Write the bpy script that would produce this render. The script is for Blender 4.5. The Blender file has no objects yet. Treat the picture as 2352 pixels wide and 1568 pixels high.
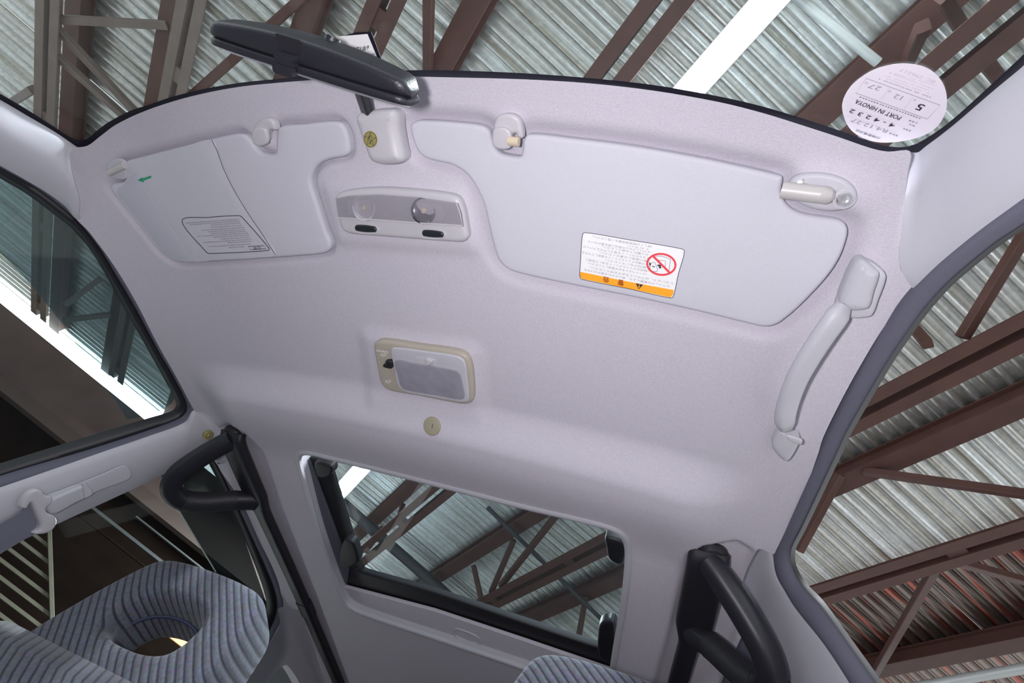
import bpy, math, random
import numpy as np
from mathutils import Vector, Matrix
from mathutils.geometry import delaunay_2d_cdt
random.seed(4)
sc = bpy.context.scene
col = sc.collection
# ------------------------------------------------------------------ camera
F = 1149.0                                   # focal length in pixels of the 2352 wide frame
C = np.array([0.42, 0.0, 1.19])              # x = 0 is the cabin's centre line, -y is the front of the vehicle
M = np.array([[0.93890793, -0.13243136, 0.31766938],
              [0.04492528, -0.86794957, -0.49461628],
              [0.34122371, 0.47867053, -0.80897522]])
cam = bpy.data.cameras.new('camera'); cam.sensor_width = 36.0; cam.lens = F / 2352 * 36
cam.clip_start = 0.01
camo = bpy.data.objects.new('camera', cam); col.objects.link(camo)
mw = Matrix([list(M[i]) + [C[i]] for i in range(3)] + [[0, 0, 0, 1]])
camo.matrix_world = mw
sc.camera = camo
# ------------------------------------------------------------------ light
w = bpy.data.worlds.new('world'); sc.world = w; w.use_nodes = True
bg = w.node_tree.nodes['Background']
bg.inputs[0].default_value = (0.93, 0.965, 1.0, 1); bg.inputs[1].default_value = 1.7
fl = bpy.data.lights.new('camera_flash', 'POINT'); fl.energy = 16.5; fl.shadow_soft_size = 0.022
fl.color = (1.0, 0.955, 1.0)
flo = bpy.data.objects.new('camera_flash', fl); col.objects.link(flo)
flo.location = C + M @ np.array([-0.085, 0.02, 0.0])
flo['kind'] = 'helper'
sc.view_settings.view_transform = 'Standard'; sc.view_settings.look = 'None'
sc.view_settings.gamma = 1.0; sc.view_settings.use_curve_mapping = False
sc.view_settings.exposure = 0.0
sc.cycles.max_bounces = 8; sc.cycles.transparent_max_bounces = 12
# ------------------------------------------------------------------ materials
def mat(name, c, rough=0.6, metal=0.0, spec=0.5, nscale=0, namt=0.0, bump=0.0, bscale=400, c2=None, coat=0.0):
    m = bpy.data.materials.new(name); m.use_nodes = True
    nt = m.node_tree; b = nt.nodes['Principled BSDF']
    b.inputs['Base Color'].default_value = (*c, 1); b.inputs['Roughness'].default_value = rough
    b.inputs['Metallic'].default_value = metal; b.inputs['Specular IOR Level'].default_value = spec
    b.inputs['Coat Weight'].default_value = coat
    tc = nt.nodes.new('ShaderNodeTexCoord')
    if nscale:
        n = nt.nodes.new('ShaderNodeTexNoise'); n.inputs['Scale'].default_value = nscale; n.inputs['Detail'].default_value = 4
        nt.links.new(tc.outputs['Object'], n.inputs['Vector'])
        r = nt.nodes.new('ShaderNodeMix'); r.data_type = 'RGBA'
        k = c2 if c2 else tuple(x * (1 - namt) for x in c)
        r.inputs['A'].default_value = (*[min(1, x * (1 + namt * 0.6)) for x in c], 1) if not c2 else (*c, 1)
        r.inputs['B'].default_value = (*k, 1)
        nt.links.new(n.outputs['Fac'], r.inputs['Factor']); nt.links.new(r.outputs['Result'], b.inputs['Base Color'])
    if bump:
        n2 = nt.nodes.new('ShaderNodeTexNoise'); n2.inputs['Scale'].default_value = bscale; n2.inputs['Detail'].default_value = 2
        nt.links.new(tc.outputs['Object'], n2.inputs['Vector'])
        bp = nt.nodes.new('ShaderNodeBump'); bp.inputs['Strength'].default_value = bump; bp.inputs['Distance'].default_value = 0.001
        nt.links.new(n2.outputs['Fac'], bp.inputs['Height']); nt.links.new(bp.outputs['Normal'], b.inputs['Normal'])
    return m
def emit(name, c, s):
    m = bpy.data.materials.new(name); m.use_nodes = True; nt = m.node_tree; nt.nodes.clear()
    o = nt.nodes.new('ShaderNodeOutputMaterial'); e = nt.nodes.new('ShaderNodeEmission')
    e.inputs[0].default_value = (*c, 1); e.inputs[1].default_value = s; nt.links.new(e.outputs[0], o.inputs[0]); return m
def glass(name, tint, refl=0.06, rough=0.0, haze=0.0, hazec=(0.6, 0.65, 0.7)):
    m = bpy.data.materials.new(name); m.use_nodes = True; nt = m.node_tree; nt.nodes.clear()
    o = nt.nodes.new('ShaderNodeOutputMaterial'); t = nt.nodes.new('ShaderNodeBsdfTransparent'); t.inputs[0].default_value = (*tint, 1)
    g = nt.nodes.new('ShaderNodeBsdfGlossy'); g.inputs['Roughness'].default_value = rough
    mx = nt.nodes.new('ShaderNodeMixShader'); mx.inputs[0].default_value = refl
    nt.links.new(t.outputs[0], mx.inputs[1]); nt.links.new(g.outputs[0], mx.inputs[2])
    out = mx
    if haze:
        d = nt.nodes.new('ShaderNodeBsdfDiffuse'); d.inputs[0].default_value = (*hazec, 1)
        m2 = nt.nodes.new('ShaderNodeMixShader'); m2.inputs[0].default_value = haze
        nt.links.new(mx.outputs[0], m2.inputs[1]); nt.links.new(d.outputs[0], m2.inputs[2]); out = m2
    nt.links.new(out.outputs[0], o.inputs[0]); return m
LINER = mat('headliner_fabric', (0.565, 0.535, 0.60), 0.85, spec=0.25, nscale=520, namt=0.20, bump=0.5, bscale=620)
VISOR = mat('visor_fabric', (0.575, 0.57, 0.63), 0.8, spec=0.25, nscale=500, namt=0.05, bump=0.2, bscale=1200)
PLAS = mat('grey_plastic', (0.49, 0.485, 0.53), 0.5, bump=0.12, bscale=1500)
PLAS2 = mat('pale_grey_plastic', (0.515, 0.50, 0.535), 0.42)
PILLAR = mat('pillar_plastic', (0.47, 0.465, 0.515), 0.5, bump=0.15, bscale=900)
BEIGE = mat('beige_plastic', (0.41, 0.37, 0.31), 0.45)
BEIGED = mat('olive_beige_plastic', (0.33, 0.30, 0.215), 0.45)
RODM = mat('ivory_rod', (0.50, 0.48, 0.47), 0.4)
SEALG = mat('grey_weatherstrip', (0.115, 0.115, 0.155), 0.75, bump=0.4, bscale=1500)
BLACK = mat('black_rubber', (0.012, 0.012, 0.016), 0.5)
FRIT = mat('black_frit', (0.010, 0.009, 0.018), 0.6, spec=0.25)
BPLAS = mat('black_grained_plastic', (0.017, 0.017, 0.023), 0.36, bump=0.35, bscale=700)
BSATIN = mat('black_handle_plastic', (0.016, 0.016, 0.022), 0.42, bump=0.1, bscale=900)
CHROME = mat('chrome', (0.8, 0.8, 0.82), 0.25, metal=0.85)
WHITE = mat('white_print', (0.86, 0.86, 0.86), 0.5)
STICK = mat('sticker_white', (0.72, 0.68, 0.75), 0.6, spec=0.2)
INK = mat('black_ink', (0.03, 0.025, 0.05), 0.6)
GINK = mat('grey_ink', (0.30, 0.28, 0.34), 0.6)
PINK = mat('pale_ink', (0.55, 0.50, 0.58), 0.6)
ORANGE = mat('orange_print', (0.95, 0.40, 0.02), 0.5)
DKRED = mat('dark_red_ink', (0.30, 0.03, 0.01), 0.5)
RED = mat('red_print', (0.80, 0.06, 0.08), 0.5)
GREEN = mat('green_print', (0.02, 0.30, 0.16), 0.5)
GOLD = mat('gold_foil', (0.42, 0.37, 0.13), 0.4, metal=0.3)
LENSM = glass('clear_lens', (0.92, 0.91, 0.92), 0.08, 0.08, haze=0.12, hazec=(0.62, 0.6, 0.66))
FROST = mat('frosted_lens', (0.30, 0.29, 0.34), 0.3, nscale=60, namt=0.25)
WSG = glass('windshield_glass', (0.90, 0.97, 0.97), 0.02, haze=0.012)
DOORG = glass('door_glass', (0.86, 0.91, 0.89), 0.015, haze=0.004)
SRG = glass('sunroof_glass', (0.70, 0.76, 0.77), 0.04, haze=0.02)
SMOKE = glass('smoked_acrylic', (0.62, 0.70, 0.74), 0.05, haze=0.05, hazec=(0.4, 0.5, 0.55))
SMOKE2 = glass('dark_smoked_acrylic', (0.30, 0.32, 0.33), 0.09, 0.1, haze=0.05, hazec=(0.4, 0.42, 0.45))
WEB = mat('belt_webbing', (0.16, 0.165, 0.21), 0.8, nscale=300, namt=0.2)
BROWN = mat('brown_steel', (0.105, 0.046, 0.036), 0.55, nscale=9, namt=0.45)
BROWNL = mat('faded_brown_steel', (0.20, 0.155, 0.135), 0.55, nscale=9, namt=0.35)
PIPE = mat('pale_conduit', (0.62, 0.66, 0.66), 0.35, metal=0.3)
DARKP = mat('dark_pipe', (0.06, 0.06, 0.065), 0.5)
TUBE = emit('fluorescent_tube', (0.92, 0.97, 1.0), 26.0)
STRIP = emit('daylight_strip', (0.90, 0.96, 1.0), 9.0)
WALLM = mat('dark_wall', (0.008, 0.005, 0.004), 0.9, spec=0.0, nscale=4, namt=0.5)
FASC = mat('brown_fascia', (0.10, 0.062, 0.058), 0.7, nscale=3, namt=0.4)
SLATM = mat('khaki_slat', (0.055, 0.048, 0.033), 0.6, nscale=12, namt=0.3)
CONC = mat('concrete', (0.40, 0.39, 0.38), 0.9, nscale=6, namt=0.3)
SKIN = mat('outer_body_paint', (0.25, 0.26, 0.28), 0.4)
def galv():
    m = bpy.data.materials.new('galvanised_sheet'); m.use_nodes = True; nt = m.node_tree; b = nt.nodes['Principled BSDF']
    b.inputs['Roughness'].default_value = 0.30; b.inputs['Metallic'].default_value = 0.85
    tc = nt.nodes.new('ShaderNodeTexCoord')
    mp = nt.nodes.new('ShaderNodeMapping'); mp.inputs['Scale'].default_value = (22, 0.5, 1)
    nt.links.new(tc.outputs['Object'], mp.inputs[0])
    n = nt.nodes.new('ShaderNodeTexNoise'); n.inputs['Scale'].default_value = 1.0; n.inputs['Detail'].default_value = 3
    nt.links.new(mp.outputs[0], n.inputs['Vector'])
    r = nt.nodes.new('ShaderNodeValToRGB'); r.color_ramp.elements[0].position = 0.34; r.color_ramp.elements[1].position = 0.60
    r.color_ramp.elements[0].color = (0.52, 0.50, 0.44, 1); r.color_ramp.elements[1].color = (0.90, 0.94, 0.94, 1)
    nt.links.new(n.outputs['Fac'], r.inputs[0])
    # spangle
    v = nt.nodes.new('ShaderNodeTexVoronoi'); v.inputs['Scale'].default_value = 45; nt.links.new(tc.outputs['Object'], v.inputs['Vector'])
    mx = nt.nodes.new('ShaderNodeMix'); mx.data_type = 'RGBA'; mx.blend_type = 'MULTIPLY'; mx.inputs['Factor'].default_value = 0.22
    bw = nt.nodes.new('ShaderNodeRGBToBW'); nt.links.new(v.outputs['Color'], bw.inputs[0])
    nt.links.new(r.outputs[0], mx.inputs['A']); nt.links.new(bw.outputs[0], mx.inputs['B'])
    # old red primer showing at the far bays (object y beyond the fifth truss)
    sp = nt.nodes.new('ShaderNodeSeparateXYZ'); nt.links.new(tc.outputs['Object'], sp.inputs[0])
    mr = nt.nodes.new('ShaderNodeMapRange'); mr.inputs['From Min'].default_value = 3.1; mr.inputs['From Max'].default_value = 3.5
    nt.links.new(sp.outputs['Y'], mr.inputs['Value'])
    n3 = nt.nodes.new('ShaderNodeTexNoise'); n3.inputs['Scale'].default_value = 1.0
    mp3 = nt.nodes.new('ShaderNodeMapping'); mp3.inputs['Scale'].default_value = (30, 1.6, 1); nt.links.new(tc.outputs['Object'], mp3.inputs[0])
    nt.links.new(mp3.outputs[0], n3.inputs['Vector'])
    r3 = nt.nodes.new('ShaderNodeValToRGB'); r3.color_ramp.elements[0].position = 0.54; r3.color_ramp.elements[1].position = 0.66
    nt.links.new(n3.outputs['Fac'], r3.inputs[0])
    ml = nt.nodes.new('ShaderNodeMath'); ml.operation = 'MULTIPLY'; nt.links.new(mr.outputs[0], ml.inputs[0]); nt.links.new(r3.outputs[0], ml.inputs[1])
    far_brown = nt.nodes.new('ShaderNodeMix'); far_brown.data_type = 'RGBA'; far_brown.inputs['B'].default_value = (0.20, 0.165, 0.145, 1)  # far bays turn a darker brown-grey all over
    nt.links.new(mr.outputs[0], far_brown.inputs['Factor']); nt.links.new(mx.outputs['Result'], far_brown.inputs['A'])
    m3 = nt.nodes.new('ShaderNodeMix'); m3.data_type = 'RGBA'; m3.inputs['B'].default_value = (0.33, 0.085, 0.06, 1)
    nt.links.new(ml.outputs[0], m3.inputs['Factor']); nt.links.new(far_brown.outputs['Result'], m3.inputs['A'])
    nt.links.new(m3.outputs['Result'], b.inputs['Base Color'])
    return m
GALV = galv()
def seatfab():
    m = bpy.data.materials.new('ribbed_velour'); m.use_nodes = True; nt = m.node_tree; b = nt.nodes['Principled BSDF']
    b.inputs['Roughness'].default_value = 0.9; b.inputs['Sheen Weight'].default_value = 0.15; b.inputs['Specular IOR Level'].default_value = 0.15
    tc = nt.nodes.new('ShaderNodeTexCoord')
    mp = nt.nodes.new('ShaderNodeMapping'); mp.inputs['Rotation'].default_value = (0, 0.87, 0); nt.links.new(tc.outputs['Object'], mp.inputs[0])
    wv = nt.nodes.new('ShaderNodeTexWave'); wv.wave_type = 'BANDS'; wv.bands_direction = 'X'; wv.inputs['Scale'].default_value = 27
    wv.inputs['Distortion'].default_value = 0.25; wv.inputs['Detail'].default_value = 1.0
    nt.links.new(mp.outputs[0], wv.inputs['Vector'])
    r = nt.nodes.new('ShaderNodeValToRGB'); r.color_ramp.elements[0].position = 0.0; r.color_ramp.elements[1].position = 0.35
    r.color_ramp.elements[0].color = (0.016, 0.018, 0.036, 1); r.color_ramp.elements[1].color = (0.078, 0.084, 0.122, 1)
    nt.links.new(wv.outputs['Fac'], r.inputs[0])
    n = nt.nodes.new('ShaderNodeTexNoise'); n.inputs['Scale'].default_value = 160; n.inputs['Detail'].default_value = 5; nt.links.new(tc.outputs['Object'], n.inputs['Vector'])
    mx = nt.nodes.new('ShaderNodeMix'); mx.data_type = 'RGBA'; mx.blend_type = 'OVERLAY'; mx.inputs['Factor'].default_value = 0.8
    nt.links.new(r.outputs[0], mx.inputs['A']); nt.links.new(n.outputs['Color'], mx.inputs['B'])
    hs = nt.nodes.new('ShaderNodeHueSaturation'); hs.inputs['Saturation'].default_value = 0.7; nt.links.new(mx.outputs['Result'], hs.inputs['Color'])
    nt.links.new(hs.outputs[0], b.inputs['Base Color'])
    bp = nt.nodes.new('ShaderNodeBump'); bp.inputs['Strength'].default_value = 0.5; bp.inputs['Distance'].default_value = 0.002
    nt.links.new(wv.outputs['Fac'], bp.inputs['Height']); nt.links.new(bp.outputs['Normal'], b.inputs['Normal'])
    return m
SEAT = seatfab()
# ------------------------------------------------------------------ object helpers
def tag(o, label=None, cat=None, group=None, kind=None):
    if label: o['label'] = label
    if cat: o['category'] = cat
    if group: o['group'] = group
    if kind: o['kind'] = kind
    return o
def empty(name, loc):
    o = bpy.data.objects.new(name, None); o.location = Vector(loc); o.empty_display_size = 0.02; col.objects.link(o); return o
def root_loc(p):
    v = Vector((0, 0, 0))
    while p is not None:
        v += p.location; p = p.parent
    return v
def obj(name, V, Fc, m, parent=None, smooth=True, angle=40, origin=None):
    V = np.asarray(V, float).reshape(-1, 3)
    base = np.array(root_loc(parent)) if parent is not None else np.zeros(3)
    org = np.array(origin) if origin is not None else (base if parent is not None else (V.min(0) + V.max(0)) / 2)
    me = bpy.data.meshes.new(name); me.from_pydata((V - org).tolist(), [], [list(map(int, f)) for f in Fc]); me.validate(); me.update()
    import bmesh
    bm = bmesh.new(); bm.from_mesh(me); bmesh.ops.recalc_face_normals(bm, faces=bm.faces); bm.to_mesh(me); bm.free()
    if smooth:
        me.polygons.foreach_set('use_smooth', [True] * len(me.polygons))
        me.set_sharp_from_angle(angle=math.radians(angle))
    me.materials.append(m)
    o = bpy.data.objects.new(name, me); col.objects.link(o)
    if parent is not None: o.parent = parent
    o.location = Vector(org - base)
    return o
# ------------------------------------------------------------------ pixel rays and surfaces
def ray(px, py):
    d = M @ np.array([px - 1176.0, -(py - 784.0), -F]); return d / np.linalg.norm(d)
ZR = 1.80
def ss(a, b, x):
    t = np.clip((x - a) / (b - a), 0, 1); return t * t * (3 - 2 * t)
def sdist(poly, x, y):
    """signed distance to a closed polygon, negative inside (arrays)"""
    x = np.atleast_1d(np.asarray(x, float)); y = np.atleast_1d(np.asarray(y, float)); shp = x.shape; x = x.ravel(); y = y.ravel()
    P = np.asarray(poly, float); Q = np.roll(P, -1, 0); E = Q - P; L = (E * E).sum(1) + 1e-18
    ey = np.where(np.abs(E[:, 1]) > 1e-15, E[:, 1], 1e-15)
    out = np.empty(x.shape)
    step = max(1, 400000 // len(P))
    for i in range(0, len(x), step):
        dx = x[i:i + step, None] - P[:, 0]; dy = y[i:i + step, None] - P[:, 1]
        t = np.clip((dx * E[:, 0] + dy * E[:, 1]) / L, 0, 1)
        d = np.sqrt(((dx - t * E[:, 0]) ** 2 + (dy - t * E[:, 1]) ** 2).min(1))
        yy = y[i:i + step, None]; c = (P[:, 1] > yy) != (Q[:, 1] > yy)
        ins = (c & (x[i:i + step, None] < P[:, 0] + dy * E[:, 0] / ey)).sum(1) % 2 == 1
        out[i:i + step] = np.where(ins, -d, d)
    return out.reshape(shp)
def hz0(x, y):
    x = np.asarray(x, float); y = np.asarray(y, float)
    s = np.maximum(0, (np.abs(x) - 0.40) / 0.22)
    z = ZR - s ** 2 * (0.048 - 0.038 * ss(0.2, 0.7, y))
    yf = 0.02 + 0.075 * (x / 0.6) ** 2
    z = z - 0.016 * np.maximum(0, (yf + 0.075 - y) / 0.075) ** 2
    return z
BUMPS = []            # (polygon, height, inner, outer)
def hz(x, y):
    z = hz0(x, y); x = np.asarray(x, float); y = np.asarray(y, float); sh = z.shape
    # the ridge ahead of the sunroof cassette
    ax = np.abs(x)
    side = 1 - ss(0.44, 0.57, ax)
    yc = y - 0.10 * np.minimum(ax, 0.5) ** 2
    z = z - 0.030 * ss(0.500, 0.575, yc) * (1 - ss(0.590, 0.76, yc)) * side
    z = z - 0.004 * ss(0.495, 0.575, yc) * side
    for poly, h, a, b in BUMPS:
        z = z + h * (1 - ss(a, b, sdist(poly, x, y).reshape(sh)))
    return z
def hits(pts, g, t0=0.3, t1=2.6, n=40):
    """first crossing of g = 0 along every pixel's ray (arrays)"""
    pts = np.asarray(pts, float).reshape(-1, 2)
    D = (M @ np.stack([pts[:, 0] - 1176.0, 784.0 - pts[:, 1], np.full(len(pts), -F)])).T; D /= np.linalg.norm(D, axis=1)[:, None]
    T = np.linspace(t0, t1, n + 1); Gv = np.stack([g(C + D * t) for t in T], 1)
    ch = Gv[:, :-1] * Gv[:, 1:] <= 0; has = ch.any(1); k = ch.argmax(1); r = np.arange(len(pts))
    a = T[k].copy(); b = T[k + 1].copy(); ga = Gv[r, k].copy()
    for _ in range(30):
        m_ = (a + b) / 2; gm = g(C + D * m_[:, None]); left = ga * gm <= 0
        b = np.where(left, m_, b); ga = np.where(left, ga, gm); a = np.where(left, a, m_)
    t = np.where(has, (a + b) / 2, np.where(np.abs(Gv[:, 0]) < np.abs(Gv[:, -1]), t0, t1))
    return C + D * t[:, None]
class Roof:                       # u = x, v = y, w = distance below the headliner
    def __init__(s, f=hz0, off=0.0): s.f = f; s.off = off
    def S(s, u, v, w): return np.stack([np.asarray(u, float), np.asarray(v, float), s.f(u, v) - w - s.off], -1)
    def uvm(s, pts, w=0): return hits(pts, lambda P: P[:, 2] - (s.f(P[:, 0], P[:, 1]) - w - s.off))[:, :2]
class Side:                       # u = y, v = z, w = inward from the door plane (25 degree tumblehome)
    def __init__(s, sg): s.sg = sg
    def S(s, u, v, w):
        u = np.asarray(u, float); v = np.asarray(v, float)
        return np.stack([s.sg * (0.63 + 0.45 * (1.75 - v) - w + 0 * u), u, v + 0 * u], -1)
    def uvm(s, pts, w=0): return hits(pts, lambda P: s.sg * P[:, 0] - (0.63 + 0.45 * (1.75 - P[:, 2]) - w), 0.05, 3.5)[:, 1:]
class Wind:                       # windshield: u = x, v = y, w = towards the cabin (down)
    def S(s, u, v, w):
        u = np.asarray(u, float); v = np.asarray(v, float)
        return np.stack([u, v, s.zz(u, v) - w], -1)
    def zz(s, x, y): return ZR + 0.004 - 0.02 * (x / 0.6) ** 2 - 0.70 * np.maximum(-0.2, (0.03 + 0.075 * (x / 0.6) ** 2 - y))
    def uvm(s, pts, w=0): return hits(pts, lambda P: P[:, 2] - s.zz(P[:, 0], P[:, 1]) + w, 0.2, 2.5)[:, :2]
class Plane:                      # origin, two axes, normal towards the viewer
    def __init__(s, o, a, b):
        s.o = np.array(o, float); s.a = np.array(a, float) / np.linalg.norm(a); b = np.array(b, float); b -= s.a * (b @ s.a); s.b = b / np.linalg.norm(b)
        s.n = np.cross(s.a, s.b); s.n *= -1 if s.n @ (s.o - C) > 0 else 1
    def S(s, u, v, w):
        u = np.asarray(u, float); v = np.asarray(v, float); w = np.asarray(w, float) + 0 * u
        return s.o + u[..., None] * s.a + v[..., None] * s.b + w[..., None] * s.n
    def uvm(s, pts, w=0):
        out = []
        for x, y in pts:
            d = ray(x, y); t = ((s.o + s.n * w - C) @ s.n) / (d @ s.n); P = C + d * t - s.o; out.append((P @ s.a, P @ s.b))
        return np.array(out)
ROOF = Roof(); LEFT = Side(-1); RIGHT = Side(1); WIND = Wind()
def lvl(z): return Plane((0, 0, z), (1, 0, 0), (0, 1, 0))
def uvs(pts, surf, w=0): return np.asarray(surf.uvm(np.asarray(pts, float).reshape(-1, 2), w))
def p3(pts, surf, w=0):
    q = uvs(pts, surf, w); return surf.S(q[:, 0], q[:, 1], w)
def smooth(pts, n=None, closed=True, step=None):
    """Catmull-Rom through the points"""
    P = np.asarray(pts, float); N = len(P); out = []
    segs = N if closed else N - 1
    k = max(2, int(round((n or N * 5) / segs)))
    for i in range(segs):
        g = (lambda j: P[j % N]) if closed else (lambda j: P[min(max(j, 0), N - 1)])
        a, b, c, d = g(i - 1), g(i), g(i + 1), g(i + 2)
        # centripetal-ish damping of the tangents for uneven spacing
        L = np.linalg.norm(c - b) + 1e-9
        m1 = (c - a) / (np.linalg.norm(c - b) + np.linalg.norm(b - a) + 1e-9) * L
        m2 = (d - b) / (np.linalg.norm(d - c) + np.linalg.norm(c - b) + 1e-9) * L
        for j in range(k):
            t = j / k; t2 = t * t; t3 = t2 * t
            out.append((2 * t3 - 3 * t2 + 1) * b + (t3 - 2 * t2 + t) * m1 + (-2 * t3 + 3 * t2) * c + (t3 - t2) * m2)
    if not closed: out.append(P[-1])
    return np.array(out)
def resample(P, n):
    P = np.asarray(P, float); L = np.r_[0, np.cumsum(np.linalg.norm(np.diff(P, axis=0), axis=1))]
    t = np.linspace(0, L[-1], n); return np.stack([np.interp(t, L, P[:, i]) for i in range(P.shape[1])], 1)
def inset(P, d):
    P = np.asarray(P, float)
    A = 0.5 * np.sum(P[:, 0] * np.roll(P[:, 1], -1) - np.roll(P[:, 0], -1) * P[:, 1])
    e = np.roll(P, -1, 0) - P; e /= (np.linalg.norm(e, axis=1)[:, None] + 1e-12)
    nrm = np.stack([-e[:, 1], e[:, 0]], 1) * (1 if A > 0 else -1)
    m_ = nrm + np.roll(nrm, 1, 0); m_ /= np.maximum(np.sum(m_ * m_, 1, keepdims=True) / 2, 0.5)
    return P + m_ * d
def fill(poly, holes=(), grid=None, jitter=0):
    """triangulated interior: returns 2-D vertices and triangles (boundary vertices first)"""
    V = [tuple(p) for p in poly]; E = [(i, (i + 1) % len(poly)) for i in range(len(poly))]
    for h in holes:
        k = len(V); V += [tuple(p) for p in h]; E += [(k + i, k + (i + 1) % len(h)) for i in range(len(h))]
    nb = len(V)
    if grid:
        P = np.asarray(poly); xs = np.arange(P[:, 0].min() + grid / 2, P[:, 0].max(), grid); ys = np.arange(P[:, 1].min() + grid / 2, P[:, 1].max(), grid)
        X, Y = np.meshgrid(xs, ys); X = X + (np.arange(len(ys)) % 2)[:, None] * grid * 0.5; X = X.ravel(); Y = Y.ravel()
        k = sdist(poly, X, Y) < -grid * 0.4
        for h in holes: k &= sdist(h, X, Y) > grid * 0.4
        V += list(zip(X[k], Y[k]))
    r = delaunay_2d_cdt([Vector(v) for v in V], E, [], 0, 1e-7)
    vv = np.array([tuple(v) for v in r[0]]); T = np.array([list(f) for f in r[2]])
    cen = vv[T].mean(1); k = sdist(poly, cen[:, 0], cen[:, 1]) < 0
    for h in holes: k &= sdist(h, cen[:, 0], cen[:, 1]) > 0
    return vv, T[k]
def plate(name, uvp, surf, th, bev, m, parent=None, w0=0.0, grid=None, segs=4, angle=40, hole=None, back=True):
    """a slab with rounded front edges lying on a surface, front face th proud of w0"""
    uvp = np.asarray(uvp); V = []; Fc = []
    n = len(uvp); rings = [(0, 0.0), (0, th - bev)] + [(bev * (1 - math.cos(a)), th - bev + bev * math.sin(a)) for a in [math.pi / 2 * i / segs for i in range(1, segs + 1)]]
    for d, wv in rings:
        q = inset(uvp, d) if d > 0 else uvp
        V.append(surf.S(q[:, 0], q[:, 1], w0 + wv))
    for r in range(len(rings) - 1):
        for i in range(n):
            j = (i + 1) % n; Fc.append((r * n + i, r * n + j, (r + 1) * n + j, (r + 1) * n + i))
    last = inset(uvp, bev) if bev > 0 else uvp
    vv, T = fill(last, grid=grid)
    base = n * len(rings); V.append(surf.S(vv[:, 0], vv[:, 1], w0 + th)); Fc += [tuple(t + base) for t in T]
    if back:
        vb, Tb = fill(uvp); base2 = base + len(vv); V.append(surf.S(vb[:, 0], vb[:, 1], w0)); Fc += [tuple(t + base2) for t in Tb]
    V = np.concatenate(V)
    # weld coincident vertices
    key = np.round(V, 6); _, idx, inv = np.unique(key, axis=0, return_index=True, return_inverse=True); inv = inv.ravel()
    V2 = V[idx]; F2 = []
    for f in Fc:
        g = [inv[i] for i in f]
        if len(set(g)) >= 3: F2.append([a for k, a in enumerate(g) if a != g[k - 1]])
    return obj(name, V2, F2, m, parent, angle=angle)
def pplate(name, pts, surf, th, bev, m, parent=None, w0=0.0, n=None, sm=True, **k):
    q = uvs(pts, surf, w0 + th)
    return plate(name, smooth(q, n or len(pts) * 5) if sm else q, surf, th, bev, m, parent, w0, **k)
def ell(cx, cy, rx, ry, n=28, rot=0):
    a = np.linspace(0, 2 * np.pi, n, endpoint=False); c, s = math.cos(rot), math.sin(rot)
    return [(cx + rx * math.cos(t) * c - ry * math.sin(t) * s, cy + rx * math.cos(t) * s + ry * math.sin(t) * c) for t in a]
def lengthen(V, ext):
    """carry the two ends of a (rows, columns, 3) strip straight on past the frame"""
    L0, L1 = ext
    if L1:
        d = (V[:, -1] - V[:, -5]).mean(0); d /= np.linalg.norm(d); V = np.concatenate([V] + [(V[:, -1:] + d * L1 * f) for f in (0.25, 0.5, 1.0)], 1)
    if L0:
        d = (V[:, 0] - V[:, 4]).mean(0); d /= np.linalg.norm(d); V = np.concatenate([(V[:, :1] + d * L0 * f) for f in (1.0, 0.5, 0.25)] + [V], 1)
    return V
def band(name, A, B, bulge, m, parent=None, n=90, k=7, ends=True, ext=(0, 0)):
    """a strip between two 3-D polylines, bulging along a vector (rounded cross-section)"""
    A = resample(A, n); B = resample(B, n); V = []
    bulge = np.asarray(bulge, float)
    for j in range(k + 1):
        t = j / k; V.append(A * (1 - t) + B * t + bulge * math.sin(math.pi * t) ** 0.7)
    V = lengthen(np.array(V), ext); n = V.shape[1]; Fc = [(j * n + i, j * n + i + 1, (j + 1) * n + i + 1, (j + 1) * n + i) for j in range(k) for i in range(n - 1)]
    return obj(name, V.reshape(-1, 3), Fc, m, parent)
def patch(name, U, L, su, wu, sl, wl, m, parent, seam0=None, seam1=None, bulge=0.02, n=70, k=14, ext=(0, 0)):
    """a moulded cover: upper edge on one surface, lower edge on another, ends following seams, bulging towards the cabin"""
    U = resample(smooth(U, 120, closed=False), n); L = resample(smooth(L, 120, closed=False), n); t = np.linspace(0, 1, k + 1)[:, None]; s = np.linspace(0, 1, n)
    dU = np.linalg.norm(p3(U, su, wu) - C, axis=1); dL = np.linalg.norm(p3(L, sl, wl) - C, axis=1)
    P = U[None] * (1 - t[..., None]) + L[None] * t[..., None]
    for sm_, e, wgt in ((seam0, 0, np.clip(1 - s / 0.25, 0, 1)), (seam1, n - 1, np.clip((s - 0.75) / 0.25, 0, 1))):
        if sm_ is None: continue
        S_ = resample(smooth(sm_, 60, closed=False), k + 1); P = P + (S_ - P[:, e])[:, None] * (wgt ** 2)[None, :, None]
    D = dU[None] * (1 - t) + dL[None] * t - bulge * np.sin(np.pi * t) ** 0.75
    Q = P.reshape(-1, 2); d = (M @ np.stack([Q[:, 0] - 1176.0, 784.0 - Q[:, 1], np.full(len(Q), -F)])).T; d /= np.linalg.norm(d, axis=1)[:, None]
    V = lengthen((C + d * D.reshape(-1)[:, None]).reshape(k + 1, n, 3), ext); n = V.shape[1]; V = V.reshape(-1, 3)
    Fc = [(j * n + i, j * n + i + 1, (j + 1) * n + i + 1, (j + 1) * n + i) for j in range(k) for i in range(n - 1)]
    return obj(name, V, Fc, m, parent)
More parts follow.
